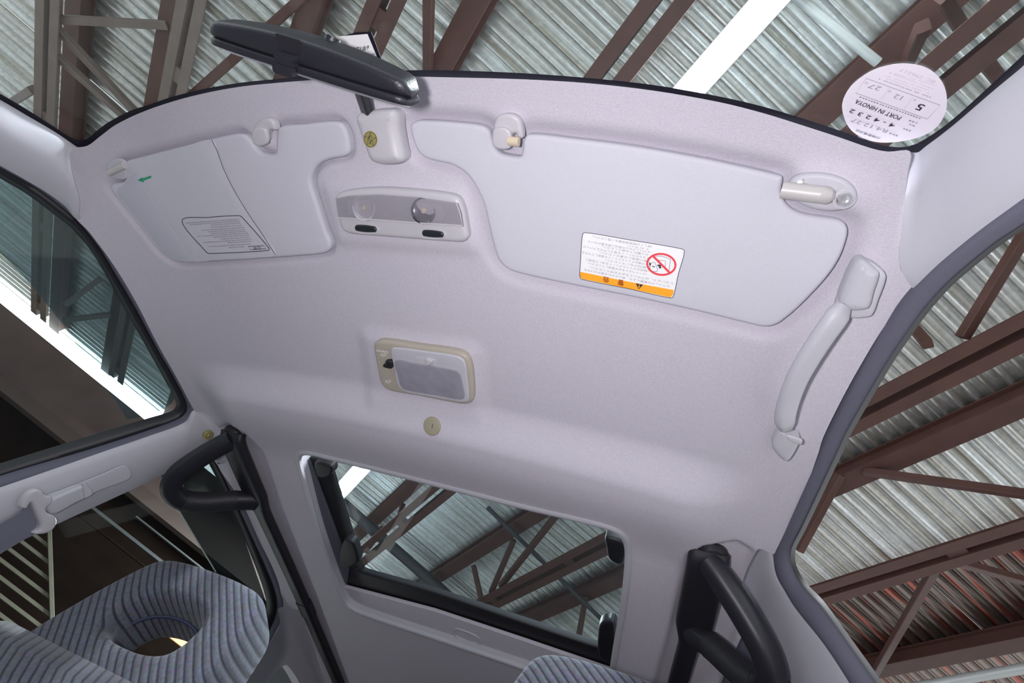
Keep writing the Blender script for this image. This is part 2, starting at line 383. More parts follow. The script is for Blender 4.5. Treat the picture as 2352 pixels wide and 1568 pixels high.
def sweep(name, path, sec, m, parent=None, up=(0, 0, 1), closed=False, scale=None, cap=True, angle=40):
    """sweep a closed 2-D section along a path; section x is sideways, y along up"""
    P = np.asarray(path, float); n = len(P); sec = np.asarray(sec, float); k = len(sec); V = []
    for i in range(n):
        a = P[(i - 1) % n] if closed or i > 0 else P[0]; b = P[(i + 1) % n] if closed or i < n - 1 else P[-1]
        t = b - a; t /= np.linalg.norm(t); u = np.asarray(up[i] if np.ndim(up) == 2 else up, float); u = u - t * (u @ t); u /= np.linalg.norm(u) + 1e-12; s_ = np.cross(t, u)
        f = 1 if scale is None else scale[i]
        if np.ndim(f) == 0: f = (f, f)
        V.append(P[i] + sec[:, :1] * s_ * f[0] + sec[:, 1:] * u * f[1])
    V = np.concatenate(V); Fc = []
    for i in range(n if closed else n - 1):
        for j in range(k):
            i2 = (i + 1) % n; Fc.append((i * k + j, i * k + (j + 1) % k, i2 * k + (j + 1) % k, i2 * k + j))
    if cap and not closed: Fc += [tuple(range(k)), tuple((n - 1) * k + j for j in range(k))[::-1]]
    return obj(name, V, Fc, m, parent, angle=angle)
def circ(r, n=16, ry=None): return [(r * math.cos(t), (ry or r) * math.sin(t)) for t in np.linspace(0, 2 * math.pi, n, endpoint=False)]
def rrect(w, h, r, n=4):
    out = []
    for cx, cy, a0 in ((w / 2 - r, h / 2 - r, 0), (-w / 2 + r, h / 2 - r, 90), (-w / 2 + r, -h / 2 + r, 180), (w / 2 - r, -h / 2 + r, 270)):
        for i in range(n + 1):
            a = math.radians(a0 + 90 * i / n); out.append((cx + r * math.cos(a), cy + r * math.sin(a)))
    return out
def box(name, c, ax, ay, az, dims, m, parent=None, bev=0.0):
    c = np.asarray(c, float); A = [np.asarray(a, float) for a in (ax, ay, az)]
    sec = rrect(dims[0], dims[1], max(bev, 1e-4), 2 if bev else 1)
    V = []
    for sz in (-0.5, 0.5):
        for x, y in sec: V.append(c + A[0] * x + A[1] * y + A[2] * sz * dims[2])
    k = len(sec); Fc = [(i, (i + 1) % k, k + (i + 1) % k, k + i) for i in range(k)] + [tuple(range(k)), tuple(range(k, 2 * k))]
    return obj(name, V, Fc, m, parent, angle=30)
def lathe(name, c, axis, prof, m, parent=None, n=28):
    """profile of (radius, height along axis)"""
    axis = np.asarray(axis, float); axis /= np.linalg.norm(axis); a = np.cross(axis, (0.3, 0.9, 0.1)); a /= np.linalg.norm(a); b = np.cross(axis, a)
    V = []; Fc = []
    for r, h in prof:
        for i in range(n):
            t = 2 * math.pi * i / n; V.append(np.asarray(c) + axis * h + (a * math.cos(t) + b * math.sin(t)) * r)
    for j in range(len(prof) - 1):
        for i in range(n): Fc.append((j * n + i, j * n + (i + 1) % n, (j + 1) * n + (i + 1) % n, (j + 1) * n + i))
    Fc += [tuple(range(n)), tuple((len(prof) - 1) * n + i for i in range(n))]
    return obj(name, V, Fc, m, parent, angle=35)
def stroke(name, pts, wpx, surf, w, m, parent=None, closed=False):
    """a printed line: a thin ribbon traced along points on a surface"""
    P = np.asarray(pts, float); n = len(P); V = []
    for i in range(n):
        a = P[(i - 1) % n] if closed or i else P[0]; b = P[(i + 1) % n] if closed or i < n - 1 else P[-1]
        t = b - a; t /= np.linalg.norm(t) + 1e-9; s_ = np.array([-t[1], t[0]]) * wpx / 2
        V += [P[i] + s_, P[i] - s_]
    Fc = [(2 * i, 2 * i + 1, (2 * i + 3) % (2 * n), (2 * i + 2) % (2 * n)) for i in range(n if closed else n - 1)]
    return obj(name, p3(V, surf, w), Fc, m, parent, smooth=False)
def text2d(s, bold=False):
    cu = bpy.data.curves.new('lettering', 'FONT'); cu.body = s; cu.size = 1.0; cu.resolution_u = 2
    if bold: cu.offset = 0.012
    o = bpy.data.objects.new('lettering', cu); col.objects.link(o)
    dg = bpy.context.evaluated_depsgraph_get(); me = bpy.data.meshes.new_from_object(o.evaluated_get(dg))
    V = np.array([v.co[:2] for v in me.vertices]).reshape(-1, 2); Fc = [tuple(p.vertices) for p in me.polygons]
    bpy.data.objects.remove(o); bpy.data.curves.remove(cu); bpy.data.meshes.remove(me)
    return V, Fc
def lettering(name, s, p0, p1, up, surf, w, m, parent, bold=False, fit=True):
    """text whose baseline runs from p0 to p1 (points on the photograph's frame), up = vector of one em-height"""
    V, Fc = text2d(s, bold)
    if len(V) == 0: return None
    x0, x1 = V[:, 0].min(), V[:, 0].max()
    p0 = np.array(p0, float); p1 = np.array(p1, float); up = np.array(up, float)
    P = p0 + (p1 - p0) * ((V[:, :1] - x0) / max(1e-6, x1 - x0)) + up * V[:, 1:]
    # affine map of the frame to the surface around the text, so few rays are needed
    lo, hi = P.min(0) - 1, P.max(0) + 1
    cs = p3([(lo[0], lo[1]), (hi[0], lo[1]), (hi[0], hi[1]), (lo[0], hi[1])], surf, w)
    t = (P - lo) / (hi - lo); a, b = t[:, :1], t[:, 1:]
    W = cs[0] * (1 - a) * (1 - b) + cs[1] * a * (1 - b) + cs[2] * a * b + cs[3] * (1 - a) * b
    return obj(name, W, Fc, m, parent, smooth=False)
# ------------------------------------------------------------------ headliner
PV_L = [(275,376),(330,358),(420,335),(500,315),(540,307),(560,308),(575,320),(588,338),(602,349),(632,350),(635,320),(640,292),(700,284),(765,278),(785,284),(799,310),(803,345),(793,358),(760,365),(735,375),(719,395),(715,420),(730,470),(749,530),(760,557),(757,573),(742,582),(700,587),(600,594),(500,600),(420,603),(395,598),(370,580),(330,530),(290,480),(262,445),(253,428),(262,420),(284,415),(290,400),(278,390)]
PV_R = [(942,290),(950,280),(966,276),(1050,281),(1105,288),(1124,300),(1130,318),(1136,338),(1148,350),(1168,356),(1194,358),(1199,346),(1202,320),(1215,308),(1300,316),(1450,335),(1600,361),(1700,382),(1785,402),(1798,408),(1795,440),(1803,462),(1822,481),(1850,492),(1915,502),(1938,511),(1947,526),(1945,547),(1930,590),(1905,630),(1870,670),(1830,710),(1800,735),(1783,746),(1762,751),(1735,748),(1600,715),(1450,682),(1300,652),(1200,630),(1166,618),(1146,598),(1135,570),(1125,530),(1111,470),(1098,440),(1080,410),(1060,391),(1035,378),(1000,370),(975,362),(958,345),(947,315)]
VL = smooth(uvs(PV_L, ROOF, 0.0), 220); VR = smooth(uvs(PV_R, ROOF, 0.0), 260)
HL = [(200,335),(230,313),(265,287),(320,260),(400,232),(480,212),(560,198),(640,190),(700,185),(780,179),(900,175),(960,176),(1050,178),(1200,182),(1350,191),(1500,208),(1650,234),(1750,259),(1850,290),(1930,316),(2000,340),(2040,348),(2090,347),
      (2084,400),(2078,460),(2070,530),(2064,580),(2068,615),(2080,638),(2106,662),(2075,690),(2024,760),(1973,845),(1934,916),(1891,1004),(1879,1042),(1845,1134),(1794,1240),(1783,1262),
      (1776,1272),(1745,1260),(1733,1272),(1706,1335),(1700,1400),(1711,1435),(1690,1490),(1650,1568),(1600,1680),(1500,1800),(1200,1760),(820,1740),
      (770,1640),(748,1562),(711,1460),(694,1404),(652,1400),(646,1371),(636,1327),(600,1250),(561,1164),(538,1126),(500,1068),(515,1064),(526,1050),(512,1012),(505,985),(490,962),(470,948),(442,944),
      (438,930),(404,864),(362,790),(318,704),(266,616),(205,533),(172,497),(182,470),(180,445),(168,405),(160,365),(165,342)]
OPEN = [(700,1040),(760,1052),(1000,1112),(1200,1163),(1370,1203),(1418,1220),(1438,1245),(1440,1300),(1428,1400),(1414,1480),(1400,1568),(1392,1600),(1375,1604),(1300,1570),(1200,1532),(1000,1464),(840,1410),(802,1392),(785,1368),(760,1306),(730,1218),(700,1108),(686,1056)]
def build_liner():
    rf = Roof(hz)
    hole = smooth(uvs(OPEN, rf, 0.0), 130)
    BUMPS.append((VL, 0.014, -0.003, 0.010)); BUMPS.append((VR, 0.015, -0.004, 0.020))
    lampxy = uvs([(855,782),(1080,815),(1092,935),(870,900)], ROOF); BUMPS.append((lampxy, -0.007, 0.0, 0.035))
    mapxy = uvs([(765,440),(870,425),(1060,450),(1080,560),(790,540)], ROOF); BUMPS.append((mapxy, -0.006, 0.0, 0.025))
    arch = uvs([(1590,1270),(1620,1248),(1690,1246),(1722,1268),(1700,1400),(1650,1568),(1480,1700),(1500,1600),(1545,1440)], ROOF); BUMPS.append((arch, 0.012, -0.004, 0.010))
    arch2 = uvs([(505,985),(540,968),(575,985),(600,1030),(640,1150),(720,1350),(800,1568),(850,1700),(790,1700),(650,1398),(540,1120)], ROOF); BUMPS.append((arch2, 0.012, -0.004, 0.010))
    pivr = uvs(ell(1890, 445, 88, 44, 20, 0.13), ROOF); BUMPS.append((pivr, -0.006, -0.004, 0.022))
    outer = smooth(uvs(HL, rf, 0.0), len(HL) * 4)
    vv, T = fill(outer, [hole], grid=0.006)
    V = rf.S(vv[:, 0], vv[:, 1], 0.0)
    o = obj('ceiling', V, T, LINER, angle=180); tag(o, 'pale grey fabric headliner moulded over the whole cabin', 'ceiling', kind='structure')
    return hole
HOLE = build_liner()
RF = Roof(hz)
# outer roof skin above the liner so no daylight leaks through from above
def skin():
    px = [(-60,260),(0,250),(60,285),(120,318),(185,350),(230,330),(330,268),(480,222),(640,200),(780,190),(1000,186),(1200,192),(1400,204),(1650,244),(1850,302),(2000,352),(2110,360),(2160,325),(2270,232),(2352,160),(2440,110),
          (2440,430),(2352,500),(2246,580),(2170,645),(2110,710),(2040,815),(1980,915),(1925,1020),(1870,1120),(1815,1235),(1800,1275),(1812,1330),(1870,1410),(1985,1568),(2040,1660),(1700,1900),(700,1900),(480,1660),(530,1568),(620,1430),(620,1390),(560,1220),(480,1065),(440,1020),(300,1030),(120,1085),(-60,1140),
          (-60,1085),(100,1035),(300,975),(420,935),(390,850),(330,745),(250,590),(180,505),(100,440),(0,390),(-60,360)]
    q = uvs(px, lvl(1.885)); h = inset(HOLE, -0.03)
    h2 = np.stack([h[:, 0] * 1.0, h[:, 1]], 1)
    vv, T = fill(q, [h2]); o = obj('roof_skin', np.c_[vv, np.full(len(vv), 1.885)], T, SKIN, smooth=False); tag(o, 'outer steel roof panel above the headliner', 'roof', kind='structure')
# ------------------------------------------------------------------ sunroof
sr = empty('window_4', (0.02, 0.95, 1.84)); tag(sr, 'tinted glass sunroof with its sunshade slid partly back', 'sunroof', kind='structure')
def ringplate(name, loop, surf, wid, th, m, parent, out=True):
    """rounded rim following a closed loop on a surface"""
    L = np.asarray(loop); n = len(L); V = []; Fc = []
    prof = [(0, -0.004), (0, th * 0.6), (wid * 0.2, th), (wid * 0.7, th), (wid, th * 0.5), (wid, -0.004)]
    for d, wv in prof:
        q = inset(L, -d + wid * 0.35); V.append(surf.S(q[:, 0], q[:, 1], wv))
    k = len(prof)
    for j in range(k):
        for i in range(n): Fc.append((j * n + i, j * n + (i + 1) % n, ((j + 1) % k) * n + (i + 1) % n, ((j + 1) % k) * n + i))
    return obj(name, np.concatenate(V), Fc, m, parent, angle=50)
ringplate('rim', HOLE, RF, 0.013, 0.005, PLAS, sr)
def sr_wall():
    h = inset(HOLE, -0.006); n = len(h); z0 = RF.S(h[:, 0], h[:, 1], 0.0); z1 = z0.copy(); z1[:, 2] = 1.842
    Fc = [(i, (i + 1) % n, n + (i + 1) % n, n + i) for i in range(n)]
    obj('reveal', np.concatenate([z0, z1]), Fc, PLAS, sr)
sr_wall()
skin()
ZG = 1.848
G = lvl(ZG)
def slab(name, pts, z, th, m, parent, sm=False, bev=0.0):
    q = uvs(pts, lvl(z), 0)
    if sm: q = smooth(q, len(q) * 5)
    return plate(name, q, lvl(z), th, bev, m, parent, w0=0.0)
slab('pane', [(660,1020),(1480,1180),(1470,1640),(760,1400)], ZG, 0.004, SRG, sr)
slab('side_frame', [(672,1030),(712,1046),(806,1300),(800,1345),(770,1360)], ZG - 0.012, 0.012, SEALG, sr)
slab('side_seal', [(700,1040),(762,1056),(838,1302),(806,1330)], ZG - 0.006, 0.008, BLACK, sr)
slab('rear_seal', [(780,1278),(815,1288),(828,1299),(1000,1348),(1200,1414),(1385,1474),(1420,1480),(1470,1500),(1460,1585),(1400,1552),(1200,1482),(1000,1415),(790,1352)], ZG - 0.002, 0.016, BLACK, sr, sm=True, bev=0.006)
for p in ([(735,1050),(770,1056),(776,1066),(772,1078),(758,1084),(742,1082)], [(800,1226),(818,1230),(826,1242),(833,1272),(828,1282),(806,1290),(788,1280)],
          [(1396,1215),(1440,1230),(1440,1272),(1428,1278),(1404,1266),(1397,1240)], [(1384,1412),(1412,1408),(1420,1425),(1412,1500),(1392,1498),(1378,1484),(1377,1440)]):
    slab('hinge', p, ZG - 0.022, 0.02, BLACK, sr, sm=True, bev=0.006)
sh = slab('sunshade', [(770,1338),(795,1342),(1000,1396),(1200,1462),(1400,1530),(1480,1560),(1440,1720),(800,1560),(740,1420)], 1.826, 0.008, LINER, sr, bev=0.003)
SHS = lvl(1.818)
pl = uvs([(1044,1448),(1050,1443),(1085,1455),(1100,1464),(1104,1473),(1096,1477),(1060,1465),(1046,1457)], SHS, 0); pl = smooth(pl, 48)
ringplate('finger_pull', pl, lvl(1.8185), 0.004, 0.003, PLAS, sh)
# ------------------------------------------------------------------ windshield
ws = empty('window_1', (0, 0.0, 1.80)); tag(ws, 'curved windshield glass with black edge seal at the front', 'windshield', kind='structure')
def ws_glass():
    nu, nv = 40, 24; X = np.linspace(-0.95, 0.95, nu); V = []
    for j in range(nv):
        t = j / (nv - 1)
        y = 0.05 + 0.085 * (X / 0.6) ** 2 - 0.75 * t; V.append(WIND.S(X * (1 + 0.12 * t), y, -0.0015))
    Fc = [(j * nu + i, j * nu + i + 1, (j + 1) * nu + i + 1, (j + 1) * nu + i) for j in range(nv - 1) for i in range(nu - 1)]
    obj('pane', np.concatenate(V), Fc, WSG, ws)
ws_glass()
WT = [(-80,172),(0,215),(60,250),(120,288),(160,314),(183,322),(200,318),(225,298),(250,280),(300,254),(340,241),(400,221),(480,202),(560,189),(640,181),(720,172),(900,163),(960,161),(1050,162),(1200,168),(1350,179),(1500,195),(1650,221),(1750,244),(1850,274),(1950,307),(2010,329),(2060,338),(2095,334),(2120,322),(2150,303),(2186,276),(2262,208),(2352,124),(2450,30)]
WB = [(-80,196),(0,239),(60,274),(120,308),(158,330),(185,340),(212,338),(240,318),(265,295),(312,271),(345,258),(402,240),(482,220),(562,206),(642,198),(722,190),(900,183),(960,183),(1050,186),(1200,190),(1350,199),(1500,216),(1650,242),(1750,267),(1850,298),(1950,328),(2005,350),(2060,358),(2105,354),(2130,338),(2160,316),(2195,290),(2270,224),(2360,142),(2460,48)]
band('seal', p3(smooth(WT, 200, closed=False), WIND, 0.002), p3(smooth(WB, 200, closed=False), WIND, -0.001), (0, 0, -0.001), FRIT, ws, n=220, k=2, ext=(0.5, 0.5))
# ------------------------------------------------------------------ A pillars
t1 = empty('trim_1', (-0.66, 0.1, 1.7)); tag(t1, 'grey windshield pillar trim on the side of the closed window', 'pillar trim', kind='structure')
AU = [(-120,166),(-80,188),(0,229),(60,264),(120,299),(155,322),(172,334),(188,343)]
AL = [(-140,290),(-100,322),(0,380),(60,414),(110,444),(150,474),(172,500),(190,505)]
patch('cover', AU, AL, WIND, 0.004, LEFT, 0.010, PILLAR, t1, seam1=[(188,343),(168,346),(161,365),(168,405),(180,445),(184,470),(180,492),(190,506)], bulge=0.022, ext=(0.5, 0))
t2 = empty('trim_2', (0.66, 0.1, 1.7)); tag(t2, 'grey windshield pillar trim beside the open door', 'pillar trim', kind='structure')
AU = [(2090,349),(2108,350),(2125,337),(2160,311),(2200,279),(2280,210),(2360,144),(2460,60)]
AL = [(2098,664),(2112,654),(2160,606),(2250,532),(2356,456),(2460,384)]
patch('cover', AU, AL, WIND, 0.004, RIGHT, 0.008, PILLAR, t2, seam0=[(2090,349),(2084,400),(2078,460),(2070,530),(2064,580),(2068,615),(2080,640),(2098,664)], bulge=0.012, ext=(0, 0.5))
# ------------------------------------------------------------------ driver's door window
wl = empty('window_2', (-0.66, 0.45, 1.65)); tag(wl, 'closed front door window with black rubber seal', 'car window', kind='structure')
GO = [(-120,340),(0,409),(68,450),(136,501),(165,524),(204,569),(238,623),(292,719),(340,804),(374,865),(403,919),(404,932),(395,943),(340,960),(204,1001),(41,1051),(-100,1095)]
GI = [(-110,318),(0,385),(80,430),(140,474),(176,505),(225,565),(262,625),(313,712),(360,800),(396,862),(428,925),(428,945),(412,960),(345,986),(210,1030),(45,1078),(-100,1124)]
GX = [(-100,300),(0,366),(100,424),(150,464),(178,496),(212,530),(272,612),(325,704),(376,799),(412,863),(446,932),(446,948),(425,972),(342,1003),(240,1040),(48,1106),(-100,1152)]
gl = lambda L, s, w: p3(smooth(L, 160, closed=False), s, w)
band('rubber_seal', gl(GO, LEFT, -0.022), gl(GI, LEFT, -0.006), (0.006, 0, -0.004), BLACK, wl, n=200, k=5, ext=(0.5, 0.3))
band('weatherstrip', gl(GI, LEFT, -0.008), gl(GX, LEFT, 0.006), (0.005, 0, -0.004), SEALG, wl, n=200, k=5, ext=(0.5, 0.3))
def side_sheet(name, pts, surf, w, m, parent, th=0.004, sm=False, more=()):
    q = uvs(pts, surf, w)
    if len(more): q = np.concatenate([q, np.array(more)])
    if sm: q = smooth(q, len(q) * 5)
    return plate(name, q, surf, th, 0.0, m, parent, w0=w)
side_sheet('pane', [(-140,330),(0,390),(140,480),(230,570),(340,780),(420,920),(418,945),(340,975),(100,1050),(-140,1120)], LEFT, -0.034, DOORG, wl, more=[(0.60, 1.22), (-0.50, 1.22), (-0.42, 1.36)])
rv = side_sheet('rain_visor', [(-140,440),(0,580),(52,632),(100,690),(150,752),(190,812),(228,872),(262,918),(290,962),(330,955),(372,940),(392,925),(404,900),(420,900),(340,760),(240,570),(140,470),(0,370),(-140,300)], LEFT, -0.055, SMOKE, None)
tag(rv, 'smoked acrylic rain visor outside the closed front door window', 'rain visor')
# ------------------------------------------------------------------ right door opening weather strips
t5 = empty('trim_5', (0.64, 0.5, 1.75)); tag(t5, 'dark grey door weatherstrip framing the open doorway', 'weatherstrip', kind='structure')
RO = [(2470,445),(2352,527),(2300,562),(2252,600),(2186,657),(2130,720),(2089,777),(2053,830),(2022,881),(1992,932),(1953,1000),(1936,1038),(1892,1130),(1851,1215),(1829,1258),(1826,1280),(1831,1303),(1851,1337),(1892,1380),(1960,1473),(2028,1568),(2110,1690)]
RM = [(2466,437),(2350,517),(2296,552),(2246,591),(2179,649),(2122,712),(2081,769),(2045,822),(2013,874),(1983,925),(1944,994),(1926,1033),(1882,1126),(1842,1210),(1820,1254),(1816,1280),(1821,1308),(1842,1344),(1882,1388),(1948,1480),(2014,1574),(2095,1695)]
RI = [(2460,378),(2352,450),(2300,488),(2246,528),(2160,598),(2101,652),(2071,683),(2020,753),(1969,840),(1930,911),(1887,1000),(1873,1038),(1839,1130),(1790,1235),(1778,1262),(1778,1290),(1784,1320),(1800,1350),(1826,1394),(1892,1475),(1953,1568),(2030,1700)]
band('edge_lip', gl(RO, RIGHT, -0.012), gl(RM, RIGHT, 0.0), (-0.002, 0, -0.002), BLACK, t5, n=200, k=3, ext=(0.5, 0.35))
band('bulb_seal', gl(RM, RIGHT, -0.002), gl(RI, RIGHT, 0.004), (-0.007, 0, -0.007), SEALG, t5, n=200, k=8, ext=(0.5, 0.35))
# ------------------------------------------------------------------ B pillars
t3 = empty('trim_3', (-0.68, 0.72, 1.6)); tag(t3, 'grey centre pillar trim carrying the belt anchor', 'pillar trim', kind='structure')
PU = [(520,1000),(508,978),(488,956),(468,945),(444,942),(425,969),(342,1001),(240,1036),(120,1078),(0,1119),(-160,1172)]
PL = [(528,1048),(522,1060),(512,1066),(500,1068),(484,1050),(450,1062),(370,1092),(297,1127),(132,1203),(0,1266),(-160,1345)]
patch('cover', PU, PL, LEFT, 0.008, LEFT, 0.0, PILLAR, t3, bulge=0.020, n=100, ext=(0, 0.26))
t4 = empty('trim_4', (0.66, 0.72, 1.6)); tag(t4, 'grey centre pillar trim behind the open doorway', 'pillar trim', kind='structure')
PU = [(1772,1266),(1779,1290),(1786,1322),(1802,1352),(1828,1396),(1894,1477),(1955,1570),(2040,1705)]
PL = [(1744,1257),(1731,1274),(1715,1310),(1704,1345),(1718,1400),(1760,1470),(1812,1560),(1880,1700)]
patch('cover', PU, PL, RIGHT, 0.006, RIGHT, 0.010, PILLAR, t4, seam0=[(1776,1270),(1762,1262),(1745,1257)], bulge=0.016, n=80, ext=(0, 0.3))
rc = pplate('panel', [(1700,1400),(1722,1420),(1790,1520),(1840,1600),(1700,1700),(1600,1700),(1660,1560)], RIGHT, 0.004, 0.0, SEALG, t4, w0=-0.02, sm=False)
# ------------------------------------------------------------------ rear left window
wr = empty('window_3', (-0.67, 1.15, 1.6)); tag(wr, 'rear side window with black seal behind the headrest', 'car window', kind='structure')
QO = [(468,1045),(480,1060),(505,1110),(530,1165),(560,1235),(590,1310),(606,1358),(612,1392),(602,1425),(575,1470),(540,1520),(508,1568),(470,1640)]
QI = [(478,1040),(494,1060),(524,1118),(546,1165),(578,1235),(612,1310),(632,1362),(636,1395),(628,1428),(600,1478),(556,1528),(520,1572),(485,1645)]
QX = [(486,1038),(502,1058),(540,1122),(563,1162),(600,1240),(634,1318),(648,1366),(650,1400),(642,1432),(610,1490),(560,1545),(530,1580),(495,1650)]
band('rubber_seal', gl(QO, LEFT, -0.03), gl(QI, LEFT, -0.008), (0.006, 0, -0.004), BLACK, wr, n=120, k=5, ext=(0, 0.3))
band('weatherstrip', gl(QI, LEFT, -0.012), gl(QX, LEFT, 0.004), (0.005, 0, -0.004), SEALG, wr, n=120, k=5, ext=(0, 0.3))
side_sheet('pane', [(-140,1300),(0,1240),(140,1170),(380,1060),(475,1030),(540,1140),(620,1330),(628,1400),(560,1520),(480,1640)], LEFT, -0.040, DOORG, wr, more=[(1.42, 1.22), (0.80, 1.22)])
rv2 = side_sheet('rain_visor', [(330,1010),(400,1155),(455,1245),(493,1308),(560,1400),(605,1410),(612,1390),(560,1240),(505,1110),(470,1030)], LEFT, -0.062, SMOKE2, None)
tag(rv2, 'dark smoked rain visor strip outside the rear side window', 'rain visor')
stroke('bright_edge', [(385,1130),(402,1158),(455,1246),(496,1314)], 3.2, LEFT, -0.057, WHITE, rv2)
# C pillar trim with quarter window
t6 = empty('trim_6', (-0.6, 1.45, 1.6)); tag(t6, 'grey rear quarter trim with a small window cut-out', 'pillar trim', kind='structure')
CQ = [(640,1396),(692,1400),(700,1425),(712,1462),(735,1530),(760,1610),(780,1700),(480,1700),(505,1620),(530,1578),(560,1545),(610,1490),(642,1432)]
CH = [(655,1527),(662,1530),(674,1545),(686,1565),(700,1600),(690,1640),(600,1640),(605,1590),(622,1555),(640,1536)]
LQ = Side(-1)
def cpanel():
    a = smooth(uvs(CQ, LEFT, 0.01), 90); h = smooth(uvs(CH, LEFT, 0.01), 50)
    vv, T = fill(a, [h], grid=0.02); obj('cover', LEFT.S(vv[:, 0], vv[:, 1], 0.01), T, PILLAR, t6)
    vv, T = fill(h); obj('quarter_pane', LEFT.S(vv[:, 0], vv[:, 1], -0.03), T, SMOKE2, t6)
cpanel()
# ------------------------------------------------------------------ sun visors
def visor(poly, name, label, cx):
    c = poly.mean(0); z = float(hz0(c[0], c[1]))
    r = empty(name, (c[0], c[1], z)); tag(r, label, 'sun visor', 'pair of sun visors')
    plate('panel', poly, ROOF, 0.015, 0.006, VISOR, r, w0=-0.0125, grid=0.02, segs=5)
    return r
v1 = visor(VL, 'sun_visor', 'small pale grey sun visor with a green arrow sticker', 0)
v2 = visor(VR, 'sun_visor', 'large pale grey sun visor with an orange and white warning label', 0)
W = 0.0025            # front face of the visors below the liner's base surface
# driver's visor: sleeve, pivot, printing
PK = [(283,376),(330,361),(420,338),(486,321),(498,345),(512,384),(535,432),(570,490),(604,540),(632,584),(600,591),(500,597),(440,600),(428,580),(390,520),(345,450),(316,404),(300,396)]
pplate('ticket_sleeve', PK, ROOF, 0.0012, 0.0006, VISOR, v1, w0=W, n=120, grid=0.03)
stroke('sleeve_gap_shade', smooth([(486,321),(498,345),(512,384),(535,432),(570,490),(604,540),(632,584)], 40, closed=False), 1.6, ROOF, W + 0.0013, mat('gap_shade_grey', (0.10, 0.10, 0.12), 0.8), v1)  # dark line painted in for the shade in the gap at the sleeve edge
PS = [(268,440),(284,424),(312,402),(345,450),(390,520),(428,580),(440,600),(418,601),(397,595),(374,578),(334,527),(295,478)]
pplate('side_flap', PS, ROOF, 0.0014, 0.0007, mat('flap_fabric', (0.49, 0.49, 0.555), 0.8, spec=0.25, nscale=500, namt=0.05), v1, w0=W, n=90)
lb = [(418,506),(480,499),(548,495),(556,499),(618,570),(616,575),(482,582),(474,579)]
k = pplate('instruction_label', lb, ROOF, 0.0003, 0.0, VISOR, v1, w0=W + 0.0012, sm=False)
WL = W + 0.0019
lbs = smooth(lb, 64); stroke('border', lbs, 1.6, ROOF, WL, INK, k, closed=True)
rnd = random.Random(7)
def mapq(q, a, b):   # quad corners: origin, end of first row, end of last row start
    o, e1, e2, e3 = [np.array(x, float) for x in q]
    return (o * (1 - a) + e1 * a) * (1 - b) + (e2 * (1 - a) + e3 * a) * b
QL = [(612,571), (478,579), (552,499), (420,509)]      # reading origin, reading end, last line start, last line end
rows = [(0.10, 0.58, 0.34), (0.17, 0.92, 0.2), (0.25, 0.55, 0.15), (0.31, 0.94, 0.12), (0.38, 0.62, 0.12), (0.45, 0.70, 0.1), (0.51, 0.96, 0.1), (0.57, 0.72, 0.1), (0.63, 0.72, 0.1), (0.69, 0.80, 0.08), (0.76, 0.62, 0.08), (0.83, 0.60, 0.08), (0.89, 0.93, 0.06), (0.95, 0.97, 0.05)]
Vd = []; Fd = []
for b, e, s in rows:
    a = s
    while a < e:
        l = rnd.uniform(0.008, 0.02)
        for aa, bb in ((a, b - 0.016), (a + l, b - 0.016), (a + l, b + 0.016), (a, b + 0.016)): Vd.append(mapq(QL, aa, bb))
        n = len(Vd); Fd.append((n - 4, n - 3, n - 2, n - 1)); a += l + rnd.uniform(0.006, 0.014)
q3 = p3(Vd, ROOF, WL); obj('small_print', q3, Fd, GINK, k, smooth=False)
lettering('heading', '注意', mapq(QL, 0.06, 0.075), mapq(QL, 0.20, 0.075), (3, 8), ROOF, WL, INK, k)
stroke('heading_box', [mapq(QL, a, b) for a, b in ((0.005, 0.0), (0.27, 0.0), (0.27, 0.1), (0.005, 0.1))], 1.2, ROOF, WL, INK, k, closed=True)
ar = [(316,414),(326,407),(327,410),(346,403),(348,408),(329,415),(330,419)]
pplate('arrow_sticker', ar, ROOF, 0.0003, 0.0, GREEN, v1, w0=W + 0.0014, sm=False)
# pivots
pplate('pivot_bracket', [(240,392),(243,378),(254,367),(272,364),(286,372),(290,392),(288,410),(272,413),(254,408)], ROOF, 0.004, 0.003, PLAS, v1, w0=0.0, n=60)
sweep('pivot_rod', p3([(250,397),(264,390),(286,380)], ROOF, 0.006), circ(0.0055, 14), RODM, v1)
pb = pplate('pivot_bracket', [(1812,432),(1818,414),(1838,402),(1872,398),(1910,402),(1944,414),(1966,434),(1970,456),(1955,475),(1922,486),(1880,484),(1845,473),(1822,456)], ROOF, 0.009, 0.005, PLAS, v2, w0=0.003, n=90)
sweep('pivot_rod', smooth(p3([(1796,436),(1830,440),(1870,445),(1892,447)], ROOF, 0.021), 20, closed=False).tolist() + p3([(1898,449),(1900,450)], ROOF, 0.014).tolist(), circ(0.0085, 16), RODM, v2)
def screw(px, py, wv, parent, r=0.0075):
    c = p3([(px, py)], ROOF, wv)[0]
    lathe('screw', c, (0, 0, -1), [(r * 1.35, -0.002), (r * 1.35, 0.0006), (r * 1.15, 0.0008), (r * 1.1, 0.0002)], PLAS2, parent)
    lathe('screw', c, (0, 0, -1), [(r, -0.002), (r, 0.002), (r * 0.8, 0.0036), (r * 0.45, 0.0036), (r * 0.42, 0.0008)], CHROME, parent)
screw(1940, 456, 0.012, pb)
lathe('screw', p3([(1842, 425)], ROOF, 0.012)[0], (0, 0, -1), [(0.006, -0.002), (0.006, 0.001), (0.004, 0.002)], CHROME, pb)
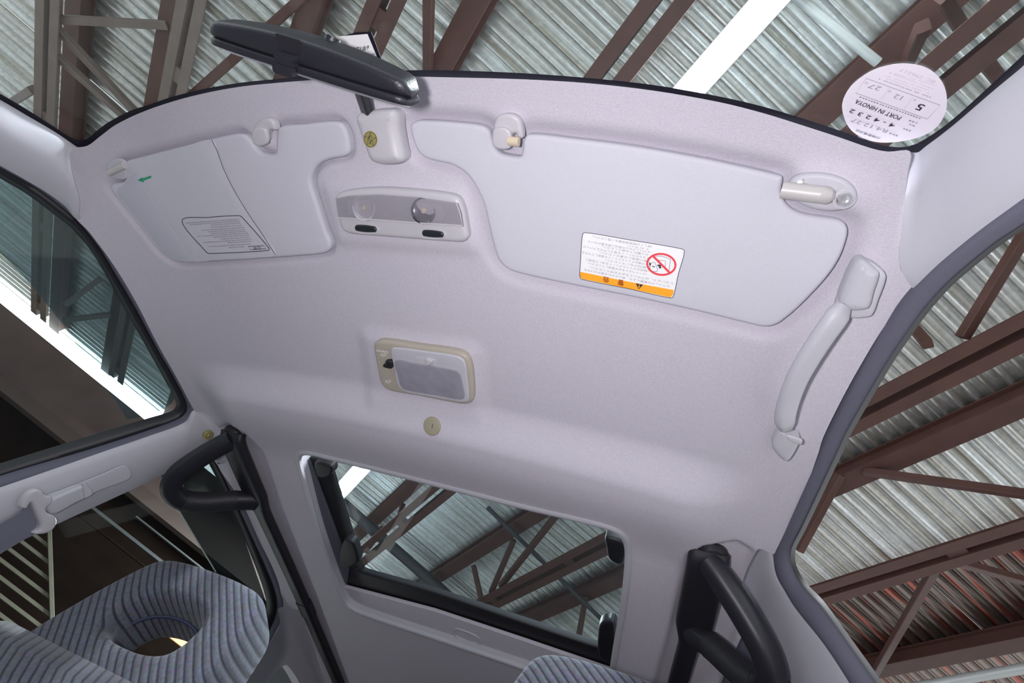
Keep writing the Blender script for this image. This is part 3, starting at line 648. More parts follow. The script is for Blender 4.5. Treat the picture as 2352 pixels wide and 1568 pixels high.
# warning label on the passenger's visor
TL, TR, BR, BL = (1338, 533), (1572, 572), (1543, 684), (1332, 640)
wlab = plate('warning_label', smooth(uvs([(1344,534),(1450,551.5),(1564,571),(1572,577),(1558,630),(1547,679),(1540,684),(1440,662),(1338,641.5),(1332,636),(1334,590),(1338,539)], ROOF, W), 96), ROOF, 0.0004, 0.0, WHITE, v2, w0=W)
WB_ = W + 0.0007
stroke('border', smooth([(1344,534),(1450,551.5),(1564,571),(1572,577),(1558,630),(1547,679),(1540,684),(1440,662),(1338,641.5),(1332,636),(1334,590),(1338,539)], 96), 1.3, ROOF, WB_ + 0.0003, INK, wlab, closed=True)
pplate('orange_band', [(1332.6,624),(1440,646),(1547.5,666),(1546,676),(1540,683),(1440,661.5),(1338,640.5),(1332.6,636)], ROOF, 0.0002, 0.0, ORANGE, wlab, w0=W + 0.0004, sm=False)
QW = [BR, BL, TR, TL]
def line(s, b, a0, a1, h=0.068, m=GINK, bold=False, w=WB_):
    p0 = mapq(QW, a0, b); p1 = mapq(QW, a1, b); up = mapq(QW, a0, b - h) - p0
    lettering('lettering', s, p0, p1, up, ROOF, w, m, wlab, bold)
line('警', 0.145, 0.53, 0.595, 0.13, DKRED, True, WB_ + 0.0004); line('告', 0.145, 0.69, 0.755, 0.13, DKRED, True, WB_ + 0.0004)
tri = [mapq(QW, a, b) for a, b in ((0.325, 0.145), (0.405, 0.145), (0.365, 0.035))]
obj('warning_triangle', p3(tri, ROOF, WB_ + 0.0002), [(0, 1, 2)], INK, wlab, smooth=False)
stroke('exclamation_mark', [mapq(QW, 0.365, 0.065), mapq(QW, 0.365, 0.105)], 3, ROOF, WB_ + 0.0006, ORANGE, wlab)
stroke('exclamation_mark', [mapq(QW, 0.365, 0.12), mapq(QW, 0.365, 0.133)], 3, ROOF, WB_ + 0.0006, ORANGE, wlab)
T_ = [('エアバッグの衝撃により、命にかかわる重大なけがを', 0.235, 0.05, 0.96), ('しないよう、以下のことを必ずお守りください。', 0.305, 0.03, 0.90),
      ('•シートベルトを必ず着用してください。', 0.385, 0.31, 0.93), ('•後向きチャイルドシートを決して前席に', 0.455, 0.30, 0.95), ('取付けないでください。', 0.52, 0.33, 0.76),
      ('•お子様はチャイルドシートを使用してできる', 0.59, 0.30, 0.99), ('限り後席にお乗せください。', 0.655, 0.33, 0.82), ('•できるだけシートを後ろに下げエアバッグ', 0.72, 0.30, 0.985),
      ('から離れてお座りください。', 0.785, 0.33, 0.80), ('•エアバッグの上や周辺に物を置かないで', 0.845, 0.305, 0.94), ('ください。', 0.895, 0.34, 0.55), ('•詳しくは取扱説明書をご覧ください。', 0.96, 0.31, 0.90)]
for s, b, a0, a1 in T_: line(s, b, a0, a1, 0.052)
cx, cy = 1519, 607
stroke('prohibition_ring', ell(cx, cy, 32.5, 24, 48, 0.1), 4.6, ROOF, WB_ + 0.0002, RED, wlab, closed=True)
stroke('pictogram', [(1505,588),(1520,588),(1540,595),(1537,620)], 0.9, ROOF, WB_, INK, wlab)
stroke('pictogram', [(1512,597),(1528,599),(1528,618)], 0.9, ROOF, WB_, INK, wlab)
stroke('pictogram', smooth([(1495,606),(1503,602),(1507,610),(1510,622),(1500,623),(1493,616)], 40), 0.8, ROOF, WB_, INK, wlab, closed=True)
pplate('pictogram', [(1491,601),(1496,606),(1492,612)], ROOF, 0.0001, 0, INK, wlab, w0=WB_, sm=False)
pplate('pictogram', ell(1516, 614, 3, 2.4, 12), ROOF, 0.0001, 0, INK, wlab, w0=WB_, sm=False)
pplate('pictogram', [(1509,608),(1518,607),(1519,611),(1512,612)], ROOF, 0.0001, 0, INK, wlab, w0=WB_, sm=False)
stroke('pictogram', [(1498,611),(1504,613)], 2, ROOF, WB_, INK, wlab)
stroke('prohibition_bar', [(1500,588),(1538,626)], 5.0, ROOF, WB_ + 0.0003, RED, wlab)
# ------------------------------------------------------------------ visor clips
def clip(pts, hook, name, label, pin=None):
    q = uvs(pts, ROOF, 0.012); c = q.mean(0); r = empty(name, (c[0], c[1], float(hz0(*c)))); tag(r, label, 'visor clip', 'sun visor clips')
    plate('body', smooth(q, 80), ROOF, 0.011, 0.005, PLAS2, r, w0=0.0, segs=4)
    pplate('hook', hook, ROOF, 0.006, 0.003, PLAS2, r, w0=0.010, n=60)
    if pin: sweep('pin', p3(pin, ROOF, 0.014), circ(0.0055, 12), mat('cream_plastic', (0.62, 0.52, 0.38), 0.4), r)
    return r
clip([(579,318),(578,296),(587,281),(602,272),(616,272),(627,282),(630,298),(624,300),(616,300),(611,308),(610,322),(600,326)],
     [(579,300),(590,292),(606,296),(611,306),(612,326),(606,333),(592,336),(581,330),(577,316)], 'visor_clip', 'grey plastic clip holding the small visor with the green arrow')
c2 = clip([(1131,326),(1131,290),(1138,270),(1152,262),(1174,262),(1190,272),(1197,292),(1198,316),(1190,319),(1184,309),(1176,309),(1172,330),(1150,336)],
     [(1131,300),(1146,292),(1164,296),(1172,306),(1173,332),(1166,342),(1146,343),(1132,334)], 'visor_clip', 'grey plastic clip with a cream pin holding the large visor', pin=[(1168,323),(1192,326)])
# ------------------------------------------------------------------ interior mirror
mr = empty('rear_view_mirror', p3([(866, 312)], ROOF, 0)[0]); tag(mr, 'black interior mirror hanging from a grey base cover', 'mirror')
MB = [(810,272),(818,260),(845,254),(872,252),(893,253),(904,264),(907,298),(914,335),(920,364),(914,376),(890,381),(860,379),(844,370),(830,335),(817,300)]
bc = pplate('base_cover', MB, ROOF, 0.026, 0.013, PLAS2, mr, w0=0.0, n=110, segs=6, grid=0.02)
so = pplate('oval_sticker', ell(850.5, 320, 16, 19.5, 40, -0.2), ROOF, 0.0004, 0.0, GOLD, bc, w0=0.0262, sm=False)
WG = 0.0268
stroke('sticker_ring', ell(850.5, 320, 13.8, 17, 40, -0.2), 0.8, ROOF, WG, INK, so, closed=True)
star = ell(850.5, 320, 13.8, 17, 5, -0.25)
for i in range(5): stroke('sticker_star', [star[i], star[(i + 2) % 5]], 0.7, ROOF, WG, INK, so)
stroke('sticker_bolt', [(850,310),(847,320),(853,321),(849,331)], 1.6, ROOF, WG, INK, so)
zm = 0.50 + 1.19
mc = p3([(727, 140)], lvl(zm))[0]
e0 = p3([(496, 58)], lvl(zm))[0]; e1_ = p3([(954, 200)], lvl(zm + 0.004))[0]
sweep('stem', [p3([(846, 262)], ROOF, 0.012)[0], p3([(833, 222)], ROOF, 0.028)[0], p3([(815, 165)], lvl(zm + 0.045))[0]], rrect(0.017, 0.012, 0.003), BPLAS, mr, up=(0, 0.3, 1))
def mirror():
    ax = e1_ - e0; L = np.linalg.norm(ax); ax /= L; up = np.array([0, 0, 1.0]); up -= ax * (up @ ax); up /= np.linalg.norm(up); fw = np.cross(ax, up)
    if fw[1] > 0: fw = -fw                      # towards the windshield
    up = up + 0.10 * fw; up /= np.linalg.norm(up)      # tilted so the glass looks at the driver
    fw = fw - up * (fw @ up); fw /= np.linalg.norm(fw)
    mid = (e0 + e1_) / 2
    def loft(name, f0, f1, prof, m, hh, grow=0.0):
        n = 34; V = []; ks = 20
        for i in range(n):
            t = -1 + 2 * i / (n - 1); a = abs(t)
            end = math.sqrt(max(0.0, 1 - max(0, (a - 0.90) / 0.10) ** 2)); end = max(end, 0.06)
            d0, d1 = f0, f0 + (f1(t) - f0) * (0.35 + 0.65 * end)
            h = (hh * (1 - 0.22 * a ** 3) + grow) * (0.55 + 0.45 * end)
            cen = mid + ax * t * (L / 2 + grow)
            for x, y in rrect(max(0.004, d1 - d0), h, min(prof, (d1 - d0) / 2 * 0.95, h / 2 * 0.95), 4): V.append(cen + fw * ((d0 + d1) / 2 + x) + up * y)
        ks = len(V) // n; Fc = [(i * ks + j, i * ks + (j + 1) % ks, (i + 1) * ks + (j + 1) % ks, (i + 1) * ks + j) for i in range(n - 1) for j in range(ks)] + [tuple(range(ks)), tuple((n - 1) * ks + j for j in range(ks))]
        return obj(name, V, Fc, m, mr, angle=50)
    loft('housing', -0.0085, lambda t: 0.0165 - 0.0105 * t * t, 0.006, BPLAS, 0.040)
    loft('bezel', -0.0165, lambda t: -0.008, 0.003, BPLAS, 0.042, 0.0006)
    loft('mirror_glass', -0.018, lambda t: -0.017, 0.0004, CHROME, 0.035, -0.004)
    lc = mid + ax * (-0.012) - up * 0.021
    box('lever', lc - fw * 0.004 - up * 0.004, ax, fw, up, (0.022, 0.012, 0.012), BPLAS, mr, 0.003)
    box('lever', lc - fw * 0.013 - up * 0.009, ax, fw, up, (0.024, 0.010, 0.007), BSATIN, mr, 0.003)
    box('lever_slot', lc + fw * 0.008 + up * 0.003, ax, fw, up, (0.030, 0.016, 0.004), BLACK, mr, 0.001)
    mp = mid + fw * 0.03 + up * 0.002
    sweep('ball_mount', [mid + ax * 0.012 + fw * 0.000 + up * 0.010, mid + ax * 0.014 + fw * 0.018 + up * 0.018], circ(0.008, 16), BPLAS, mr)
mirror()
# ------------------------------------------------------------------ labels on the windshield
dl = plate('date_label', uvs([(770,84),(843,78),(872,148),(800,160)], WIND, 0.001), WIND, 0.0005, 0.0, WHITE, w0=0.0, angle=30); tag(dl, 'small white date label on the windshield behind the mirror', 'label')
lettering('lettering', '6年12月2日', (848,104), (795,113), (-2.2,13), WIND, 0.0012, INK, dl, True)
lettering('lettering', '距離の次', (861,122), (815,131), (-2.2,11), WIND, 0.0012, GINK, dl)
bk = plate('sensor_pad', uvs([(756,92),(818,74),(852,73),(878,142),(870,142),(843,80),(775,86)], WIND, 0.0), WIND, 0.0008, 0.0, FRIT, w0=-0.001); tag(bk, 'thin black pad edge on the windshield beside the date label', 'pad')
RS = [(1937,262),(1935,240),(1942,218),(1956,197),(1976,179),(2002,163),(2032,152),(2066,146),(2098,147),(2128,155),(2152,172),(2168,195),(2175,222),(2174,250),(2164,276),(2146,297),(2118,313),(2086,322),(2052,327),(2018,327),(1988,320),(1962,305),(1946,286)]
st = plate('inspection_sticker', smooth(uvs(RS, WIND, 0.001), 110), WIND, 0.0005, 0.0, STICK, w0=0.0); tag(st, 'round white maintenance sticker in the windshield corner', 'sticker')
zx = lambda x, y: (1920 + x / 7.1286, 130 + y / 7.127)
WS_ = 0.0013
rect = [zx(495, 355), zx(1705, 795), zx(1495, 1022), zx(325, 595)]
stroke('date_box', rect, 1.3, WIND, WS_, GINK, st, closed=True)
stroke('date_box', [zx(870, 515), zx(730, 715)], 0.7, WIND, WS_, PINK, st); stroke('date_box', [zx(1260, 665), zx(1110, 860)], 0.7, WIND, WS_, PINK, st)
def stx(s, x0, y0, x1, y1, h, m=GINK, bold=False):
    up = np.array(zx(-0.68, 0.73)) - np.array(zx(0, 0)); up = up / np.linalg.norm(up)
    lettering('lettering', s, zx(x0, y0), zx(x1, y1), up * h / 7.13 * 1.42, WIND, WS_, m, st, bold)
stx('5', 1470, 800, 1370, 764, 130, INK, True); stx('年', 1320, 700, 1285, 688, 36); stx('12', 1110, 650, 985, 606, 90, GINK); stx('月', 915, 560, 880, 548, 36)
stx('27', 760, 500, 570, 440, 90, GINK); stx('日', 530, 425, 495, 412, 36)
stx('PORT IN HINOYA', 1085, 985, 345, 700, 78, INK, True)
stx('4 - 4 2 3 2', 985, 1112, 250, 852, 74, INK, True)
stx('R4.12.27', 865, 1200, 280, 1010, 70, GINK)
stx('点検整備済証', 735, 1330, 335, 1188, 34, INK)
stx('BC 296217', 1640, 395, 1075, 190, 64, PINK)
for i, (x0, y0, x1, y1) in enumerate([(1555, 660, 690, 352), (1530, 600, 820, 350), (1560, 555, 800, 300), (1590, 520, 870, 255), (1650, 470, 880, 250)]):
    a = np.array([x0, y0], float); d = np.array([x1 - x0, y1 - y0], float); n = 22; V = []; Fc = []
    for j in range(n):
        if rnd.random() < 0.15: continue
        p = a + d * j / n; q = a + d * (j + rnd.uniform(0.4, 0.7)) / n; up = np.array([-10, 11])
        k0 = len(V); V += [zx(*p), zx(*q), zx(*(q + up)), zx(*(p + up))]; Fc.append((k0, k0 + 1, k0 + 2, k0 + 3))
    obj('small_print', p3(V, WIND, WS_), Fc, GINK if i == 0 else PINK, st, smooth=False)
for (x0, y0, x1, y1) in [(1390, 1005, 380, 645), (1340, 1080, 1190, 1030), (1230, 1210, 1090, 1160), (1020, 1290, 870, 1240), (1300, 1130, 1200, 1095)]:
    a = np.array([x0, y0], float); d = np.array([x1 - x0, y1 - y0], float); n = max(3, int(abs(x1 - x0) / 45)); V = []; Fc = []
    for j in range(n):
        p = a + d * j / n; q = a + d * (j + rnd.uniform(0.45, 0.75)) / n; up = np.array([-16, 18])
        k0 = len(V); V += [zx(*p), zx(*q), zx(*(q + up)), zx(*(p + up))]; Fc.append((k0, k0 + 1, k0 + 2, k0 + 3))
    obj('small_print', p3(V, WIND, WS_), Fc, GINK, st, smooth=False)
for l in ([(215, 650), (1150, 990)], [(175, 800), (1120, 1150)], [(175, 960), (1000, 1250)]): stroke('rule', [zx(*l[0]), zx(*l[1])], 0.5, WIND, WS_, PINK, st)
# ------------------------------------------------------------------ map light
ml = empty('map_light', p3([(920, 495)], ROOF, 0)[0]); tag(ml, 'twin map light with clear lens and two black buttons', 'light')
hb = pplate('housing', [(767,458),(772,446),(795,438),(870,432),(950,437),(1025,446),(1050,455),(1062,480),(1070,520),(1073,545),(1064,556),(1045,558),(900,547),(805,539),(786,531),(776,508)], ROOF, 0.014, 0.007, PLAS2, ml, w0=0.004, n=110, grid=0.03)
LR = Roof(hz0)
pplate('reflector_tray', [(772,458),(800,452),(870,449),(960,456),(1046,469),(1054,490),(1059,515),(960,509),(870,502),(778,497)], ROOF, 0.0006, 0.0, mat('tray_grey', (0.46, 0.45, 0.49), 0.4), ml, w0=0.018, sm=False)
for i, (bx_, by_) in enumerate(((830, 478), (978, 484))):
    c = p3([(bx_ + (8 if i == 0 else -4), by_)], ROOF, 0.0192)[0]
    pplate('bulb_recess', [(bx_ - 33, by_ - 18), (bx_ + 18, by_ - 19), (bx_ + 28, by_ + 22), (bx_ - 30, by_ + 14)] if i == 0 else [(bx_ - 28, by_ - 22), (bx_ + 34, by_ - 14), (bx_ + 44, by_ + 10), (bx_ + 36, by_ + 24), (bx_ - 28, by_ + 20)], ROOF, 0.0008, 0.0, PLAS2, ml, w0=0.0186, sm=False)
    lathe('reflector', c, (0.15, -0.3, -1), [(0.0175, -0.001), (0.0175, 0.0034), (0.0155, 0.0038), (0.0145, 0.0015), (0.009, -0.0002), (0.003, -0.0006)], mat('reflector_chrome', (0.35, 0.35, 0.4), 0.12, metal=1.0) if i else PLAS2, ml)
    lathe('bulb', c, (0.2 if i else -0.4, -0.3, -1), [(0.003, 0.0), (0.004, 0.002), (0.003, 0.004), (0.001, 0.0045)], mat('bulb_glass', (0.75, 0.66, 0.5), 0.05, spec=1.0), ml, n=14)
pplate('lens', [(769,456),(800,450),(870,447),(960,454),(1049,467),(1057,490),(1062,518),(960,512),(870,505),(775,500)], ROOF, 0.003, 0.001, LENSM, ml, w0=0.024, sm=False)
stroke('lens_edge', [(775,500),(870,505),(960,512),(1062,518),(1057,490),(1049,467)], 3, ROOF, 0.0278, PLAS2, ml)
for c0 in ((837.5, 526), (992, 538)):
    pplate('button_surround', ell(c0[0], c0[1], 34, 12, 30, 0.06), ROOF, 0.0012, 0.0005, PLAS2, ml, w0=0.018, sm=False)
    q = [(c0[0] - 24, c0[1] - 3), (c0[0] - 20, c0[1] - 9), (c0[0] + 20, c0[1] - 5), (c0[0] + 25, c0[1] + 1), (c0[0] + 23, c0[1] + 8), (c0[0] - 20, c0[1] + 5)]
    pplate('button', q, ROOF, 0.0045, 0.002, mat('button_black', (0.02, 0.024, 0.026), 0.22, coat=0.6), ml, w0=0.018, n=40)
# ------------------------------------------------------------------ room lamp with sunroof switch
rl = empty('room_lamp', p3([(970, 857)], ROOF, 0)[0]); tag(rl, 'beige framed room lamp with a black sunroof switch', 'lamp')
ZB = 0.004
pplate('frame', [(857,800),(860,788),(876,783),(960,795),(1048,808),(1070,818),(1080,838),(1085,875),(1086,914),(1080,926),(1066,930),(1040,927),(960,911),(892,898),(875,884),(866,852)], ROOF, 0.013, 0.006, BEIGE, rl, w0=ZB, n=110, grid=0.03)
pp = pplate('panel', [(897,806),(904,799),(980,808),(1050,819),(1066,831),(1072,868),(1076,914),(1070,924),(1040,921),(1000,914),(932,901),(914,888),(905,850)], ROOF, 0.004, 0.0025, PLAS, rl, w0=ZB + 0.012, n=100, grid=0.03)
pplate('lens', [(908,829),(960,837),(1046,852),(1056,860),(1061,880),(1066,912),(1058,918),(1000,908),(940,898),(922,890),(914,866)], ROOF, 0.0025, 0.0012, FROST, rl, w0=ZB + 0.0158, n=90, grid=0.03)
sl = pplate('slider_track', [(951,825),(956,820),(1000,826),(1002,832),(998,840),(960,835),(952,831)], ROOF, 0.0006, 0.0003, PLAS2, rl, w0=ZB + 0.016, n=40)
pplate('slider', [(976,828),(980,825),(988,827),(992,829),(991,836),(984,840),(978,838)], ROOF, 0.005, 0.002, PLAS2, rl, w0=ZB + 0.016, n=36)
pplate('switch_recess', [(871,820),(896,824),(903,869),(880,866)], ROOF, 0.0006, 0.0, mat('recess_beige', (0.40, 0.36, 0.30), 0.5), rl, w0=ZB + 0.013, sm=False)
pplate('switch', [(884,830),(897,831),(899,845),(896,848),(882,845),(878,842),(879,838),(884,836)], ROOF, 0.008, 0.003, BLACK, rl, w0=ZB + 0.0132, n=44)
lettering('lettering', 'SUNROOF', (892,807), (865,802), (-1.2,6.5), ROOF, ZB + 0.0136, WHITE, rl, True)
for (ox, oy) in ((880, 814), (891, 875)):
    stroke('arrow_symbol', smooth([(ox - 6, oy - 1), (ox - 3, oy + 3), (ox + 3, oy + 3.5), (ox + 7, oy), (ox + 4, oy - 2), (ox + 1, oy), (ox - 3, oy - 0.5)], 35), 1.0, ROOF, ZB + 0.0136, WHITE, rl, closed=True)
cp = empty('screw_cover', p3([(993, 978)], RF, 0)[0]); tag(cp, 'round beige plug behind the room lamp', 'plug')
cc = np.array(cp.location); e_ = 0.004
nn = np.array([float(hz(cc[0] + e_, cc[1]) - hz(cc[0] - e_, cc[1])) / (2 * e_), float(hz(cc[0], cc[1] + e_) - hz(cc[0], cc[1] - e_)) / (2 * e_), -1.0])
lathe('disc', cc, nn, [(0.0165, -0.003), (0.0165, 0.0015), (0.0155, 0.0028), (0.0135, 0.0034), (0.004, 0.0038)], BEIGED, cp, n=40)
stroke('slot', [(993.5, 973), (992.5, 984)], 1.3, RF, 0.0045, INK, cp)
# ------------------------------------------------------------------ assist grip above the open door
ag = empty('assist_grip', p3([(1880, 850)], ROOF, 0)[0]); tag(ag, 'curved grey grab handle beside the open doorway', 'grab handle')
pplate('mount_base', [(1962,612),(1976,600),(2000,602),(2030,624),(2037,640),(2020,690),(2005,726),(1985,732),(1955,732),(1932,716),(1920,703),(1935,665)], ROOF, 0.010, 0.004, PLAS, ag, w0=0.002, n=80)
pplate('end_cover', [(1966,612),(1978,602),(1990,603),(2014,622),(2024,634),(2012,676),(2000,712),(1980,718),(1958,718),(1936,706),(1930,698),(1946,652)], ROOF, 0.022, 0.009, PLAS, ag, w0=0.002, n=80, segs=5, grid=0.02)
gp = p3([(1943,716),(1920,736),(1890,772),(1858,818),(1830,868),(1812,918),(1803,962),(1806,995)], ROOF, 0.032)
offs = [0.014, 0.004, 0, -0.002, -0.002, 0, 0.003, 0.012]
gp[:, 2] += np.array(offs)
gpp = smooth(gp, 60, closed=False); ns = len(gpp)
sweep('grip', gpp, rrect(0.023, 0.017, 0.007, 4), PLAS, ag, up=(0.35, 0, -1), scale=[0.72 + 0.28 * min(1, i / 6, (ns - 1 - i) / 6) for i in range(ns)])
pplate('end_cover', [(1785,1002),(1795,993),(1818,1004),(1838,1012),(1836,1026),(1816,1060),(1804,1064),(1786,1050),(1774,1030)], ROOF, 0.018, 0.008, PLAS, ag, w0=0.004, n=60)
pplate('cap_flap', [(1806,1000),(1842,1012),(1838,1022),(1812,1012)], ROOF, 0.004, 0.002, PLAS2, ag, w0=0.023, n=30)
# ------------------------------------------------------------------ roof rails with loop handles
def loop_handle(sg, label):
    zr = 1.19 + 0.600
    r = empty('grab_rail', (sg * 0.505, 0.8, 1.81)); tag(r, label, 'grab handle', 'looped grab rails behind the front doors')
    x = 0.508
    rail = np.array([[sg * x, 0.712, zr + 0.006], [sg * x, 0.728, zr - 0.004], [sg * x, 0.78, zr - 0.006], [sg * x, 0.93, zr - 0.004], [sg * (x - 0.004), 1.10, zr - 0.002], [sg * (x - 0.008), 1.30, zr], [sg * (x - 0.012), 1.80, zr + 0.004]])
    rs = smooth(rail, 70, closed=False); n = len(rs)
    sweep('rail', rs, rrect(0.036, 0.022, 0.008, 4), BSATIN, r, up=(0, 0, -1), scale=[(1.0 + 0.75 * float(1 - ss(0.89, 0.97, p[1])), 1.1) for p in rs])
    sweep('rail_joint', [(sg * (x - 0.009), 1.33, zr), (sg * (x - 0.010), 1.39, zr)], rrect(0.042, 0.027, 0.009, 4), BSATIN, r, up=(0, 0, -1))
    P = np.array([[x, 0.727, zr - 0.004], [x + 0.022, 0.735, zr - 0.026], [x + 0.055, 0.752, zr - 0.060], [x + 0.084, 0.772, zr - 0.092], [x + 0.098, 0.795, zr - 0.108], [x + 0.101, 0.820, zr - 0.111],
                  [x + 0.094, 0.848, zr - 0.104], [x + 0.070, 0.874, zr - 0.078], [x + 0.036, 0.894, zr - 0.042], [x + 0.012, 0.910, zr - 0.018], [x, 0.920, zr - 0.006]])
    P[:, 0] *= sg
    q = smooth(P, 90, closed=False)
    nrm = np.array([0.70 * sg, 0, 0.70])
    sweep('loop', q, rrect(0.044, 0.038, 0.016, 4), BSATIN, r, up=np.tile(np.array([0.72 * sg, 0, 0.69]), (len(q), 1)))
    m0 = q[int(len(q) * 0.60):int(len(q) * 0.84)]
    g = sweep('ribbed_grip', m0, rrect(0.0455, 0.040, 0.017, 4), mat('ribbed_black', (0.02, 0.02, 0.024), 0.55, bump=0.8, bscale=300), r, up=np.tile(np.array([0.72 * sg, 0, 0.69]), (len(m0), 1)))
    a = q[int(len(q) * 0.22):int(len(q) * 0.36)]
    lathe('front_foot', (sg * (x + 0.006), 0.724, zr + 0.006), (0.1 * sg, -0.2, -1), [(0.026, -0.01), (0.026, 0.004), (0.02, 0.012), (0.008, 0.014)], BSATIN, r)
    return r
loop_handle(-1, 'black looped grab rail on the ceiling beside the closed front window')
loop_handle(1, 'black looped grab rail on the ceiling beside the open doorway')
# ------------------------------------------------------------------ belt anchor on the left pillar
z8 = lambda x, y: (x / 4.6125, 960 + y / 4.6118)
sb = empty('seat_belt', p3([(110, 1160)], LEFT, 0.03)[0]); tag(sb, 'grey seat belt hanging from its height adjuster on the pillar', 'seat belt')
tr = [z8(500,830),(z8(640,770)),z8(900,670),z8(1100,590),z8(1300,505),z8(1350,510),z8(1385,560),z8(1388,620),z8(1350,655),z8(1000,790),z8(610,1000),z8(530,980)]
pplate('adjuster_track', tr, LEFT, 0.003, 0.0015, PILLAR, sb, w0=0.030, n=80)
ac = [z8(495,930),z8(520,880),z8(700,790),z8(870,715),z8(895,690),z8(950,730),z8(985,800),z8(925,850),z8(800,910),z8(620,1010),z8(560,1020),z8(510,985)]
pplate('adjuster_cover', ac, LEFT, 0.014, 0.006, PILLAR, sb, w0=0.032, n=80, segs=5)
pplate('release_button', [z8(885,700),z8(905,692),z8(950,735),z8(985,800),z8(915,848),z8(890,790)], LEFT, 0.005, 0.002, PLAS, sb, w0=0.044, n=40)
gd = [z8(225,950),z8(260,850),z8(330,780),z8(400,755),z8(455,770),z8(490,815),z8(560,835),z8(560,900),z8(505,950),z8(510,1000),z8(590,1040),z8(610,1110),z8(560,1190),z8(470,1230),z8(365,1225),z8(420,1180),z8(430,1130),z8(400,1040),z8(360,950),z8(330,900),z8(290,960)]
pplate('guide_ring', gd, LEFT, 0.012, 0.005, PLAS2, sb, w0=0.036, n=120, segs=4)
wb = [z8(250,960),z8(330,905),z8(380,1010),z8(430,1130),z8(420,1180),z8(350,1230),z8(0,1440),z8(-400,1680),z8(-420,1300),z8(0,1120),z8(120,1050)]
wq = uvs(wb, LEFT, 0.036); wq = np.concatenate([wq[:8], [(wq[7][0] - 0.01, 1.20), (wq[8][0] - 0.01, 1.20)], wq[8:]])
plate('webbing', wq, LEFT, 0.002, 0.0, WEB, sb, w0=0.034)
stroke('webbing_edge', [z8(0,1120), z8(120,1050), z8(225,990)], 1.2, LEFT, 0.0368, GINK, sb)
bt = empty('screw_cover', p3([(478, 998)], LEFT, 0.030)[0]); tag(bt, 'small gold round fastener on the pillar above the belt anchor', 'fastener')
lathe('disc', bt.location, (1, 0, -0.45), [(0.0105, -0.004), (0.0105, 0.003), (0.009, 0.005), (0.004, 0.0055)], GOLD, bt)
lathe('screw', np.array(bt.location) + np.array([0.005, 0, -0.002]), (1, 0, -0.45), [(0.003, 0), (0.002, 0.002)], CHROME, bt, n=12)
# ------------------------------------------------------------------ seats
def headrest(cx, cy, cz, sg, parent, ry=0.0):
    """doughnut headrest: tapered, rounded, with an open hole"""
    tilt = 0.22
    ex = np.array([math.cos(ry), math.sin(ry), 0]); ez = np.array([0, math.sin(tilt), math.cos(tilt)]); ey = np.cross(ez, ex)
    ey = ey / np.linalg.norm(ey)
    O = smooth(np.array([(-0.176,-0.095),(-0.172,-0.02),(-0.152,0.08),(-0.135,0.120),(-0.095,0.135),(0,0.140),(0.095,0.135),(0.135,0.120),(0.152,0.08),(0.172,-0.02),(0.176,-0.095),(0.150,-0.130),(0.08,-0.138),(0,-0.138),(-0.08,-0.138),(-0.150,-0.130)]), 96)
    n = len(O); ang = np.arctan2(O[:, 1] - 0.005, O[:, 0])
    I = np.stack([0.082 * np.sign(np.cos(ang)) * np.abs(np.cos(ang)) ** 0.75, 0.012 + 0.047 * np.sign(np.sin(ang)) * np.abs(np.sin(ang)) ** 0.8], 1)
    V = []; K = 28; D = 0.062
    for k in range(K):
        t = 2 * math.pi * k / K; c, s_ = math.cos(t), math.sin(t)
        a = 0.5 + 0.5 * np.sign(c) * abs(c) ** 0.42; d = np.sign(s_) * abs(s_) ** 0.45 * D
        q = I * (1 - a) + O * a
        V.append(np.array([cx, cy, cz]) + q[:, :1] * ex + q[:, 1:] * ez + d * ey)
    Fc = [(k * n + i, k * n + (i + 1) % n, ((k + 1) % K) * n + (i + 1) % n, ((k + 1) % K) * n + i) for k in range(K) for i in range(n)]
    h = obj('headrest', np.concatenate(V), Fc, SEAT, parent, angle=180, origin=(cx, cy, cz))
    # zip along the inside of the hole
    zp = [np.array([cx, cy, cz]) + (0.012 * -ey) + ex * (0.078 * math.cos(t)) + ez * (0.012 + 0.044 * math.sin(t)) for t in np.linspace(0.15, math.pi - 0.15, 24)]
    sweep('zip', zp, circ(0.0028, 8), mat('zip_blue', (0.02, 0.025, 0.06), 0.5), h, up=ey)
    for s in (-1, 1):
        b = np.array([cx, cy + 0.01, cz]) + ex * 0.06 * s - ez * 0.11
        sweep('post', [b, b - ez * 0.14], circ(0.006, 10), CHROME, h)
    return h
def backrest(cx, top, ytop, parent, w=0.27):
    c = np.array([cx, ytop, top]); V = []; n = 26
    O = []
    secs = []
    for j in range(22):
        t = j / 21
        z = top - 0.62 * t; y = ytop - 0.16 * t
        e = math.sqrt(max(0.0, 1 - max(0, (0.14 - t) / 0.14) ** 2)); e = max(e, 0.12)
        hw = (w - 0.03 * (1 - t)) * (0.72 + 0.28 * e); d = 0.065 * (0.3 + 0.7 * e)
        secs.append([(cx + x, y + yy, z) for x, yy in rrect(2 * hw, 2 * d, d * 0.85, 6)])
    k = len(secs[0]); V = np.array(secs).reshape(-1, 3)
    Fc = [(j * k + i, j * k + (i + 1) % k, (j + 1) * k + (i + 1) % k, (j + 1) * k + i) for j in range(21) for i in range(k)] + [tuple(range(k)), tuple(21 * k + i for i in range(k))]
    obj('backrest', V, Fc, SEAT, parent, angle=180, origin=(cx, ytop, top))
s1 = empty('car_seat', (-0.385, 0.72, 0.75)); tag(s1, 'blue grey velour seat whose doughnut headrest shows its hole', 'car seat', 'front seats')
headrest(-0.375, 0.875, 1.19 + 0.235, -1, s1, ry=0.0)
backrest(-0.40, 1.19 + 0.165, 0.80, s1)
s2 = empty('car_seat', (0.414, 0.66, 0.78)); tag(s2, 'blue grey velour seat showing only its headrest top edge', 'car seat', 'front seats')
headrest(0.414, 0.80, 1.19 + 0.266, 1, s2)
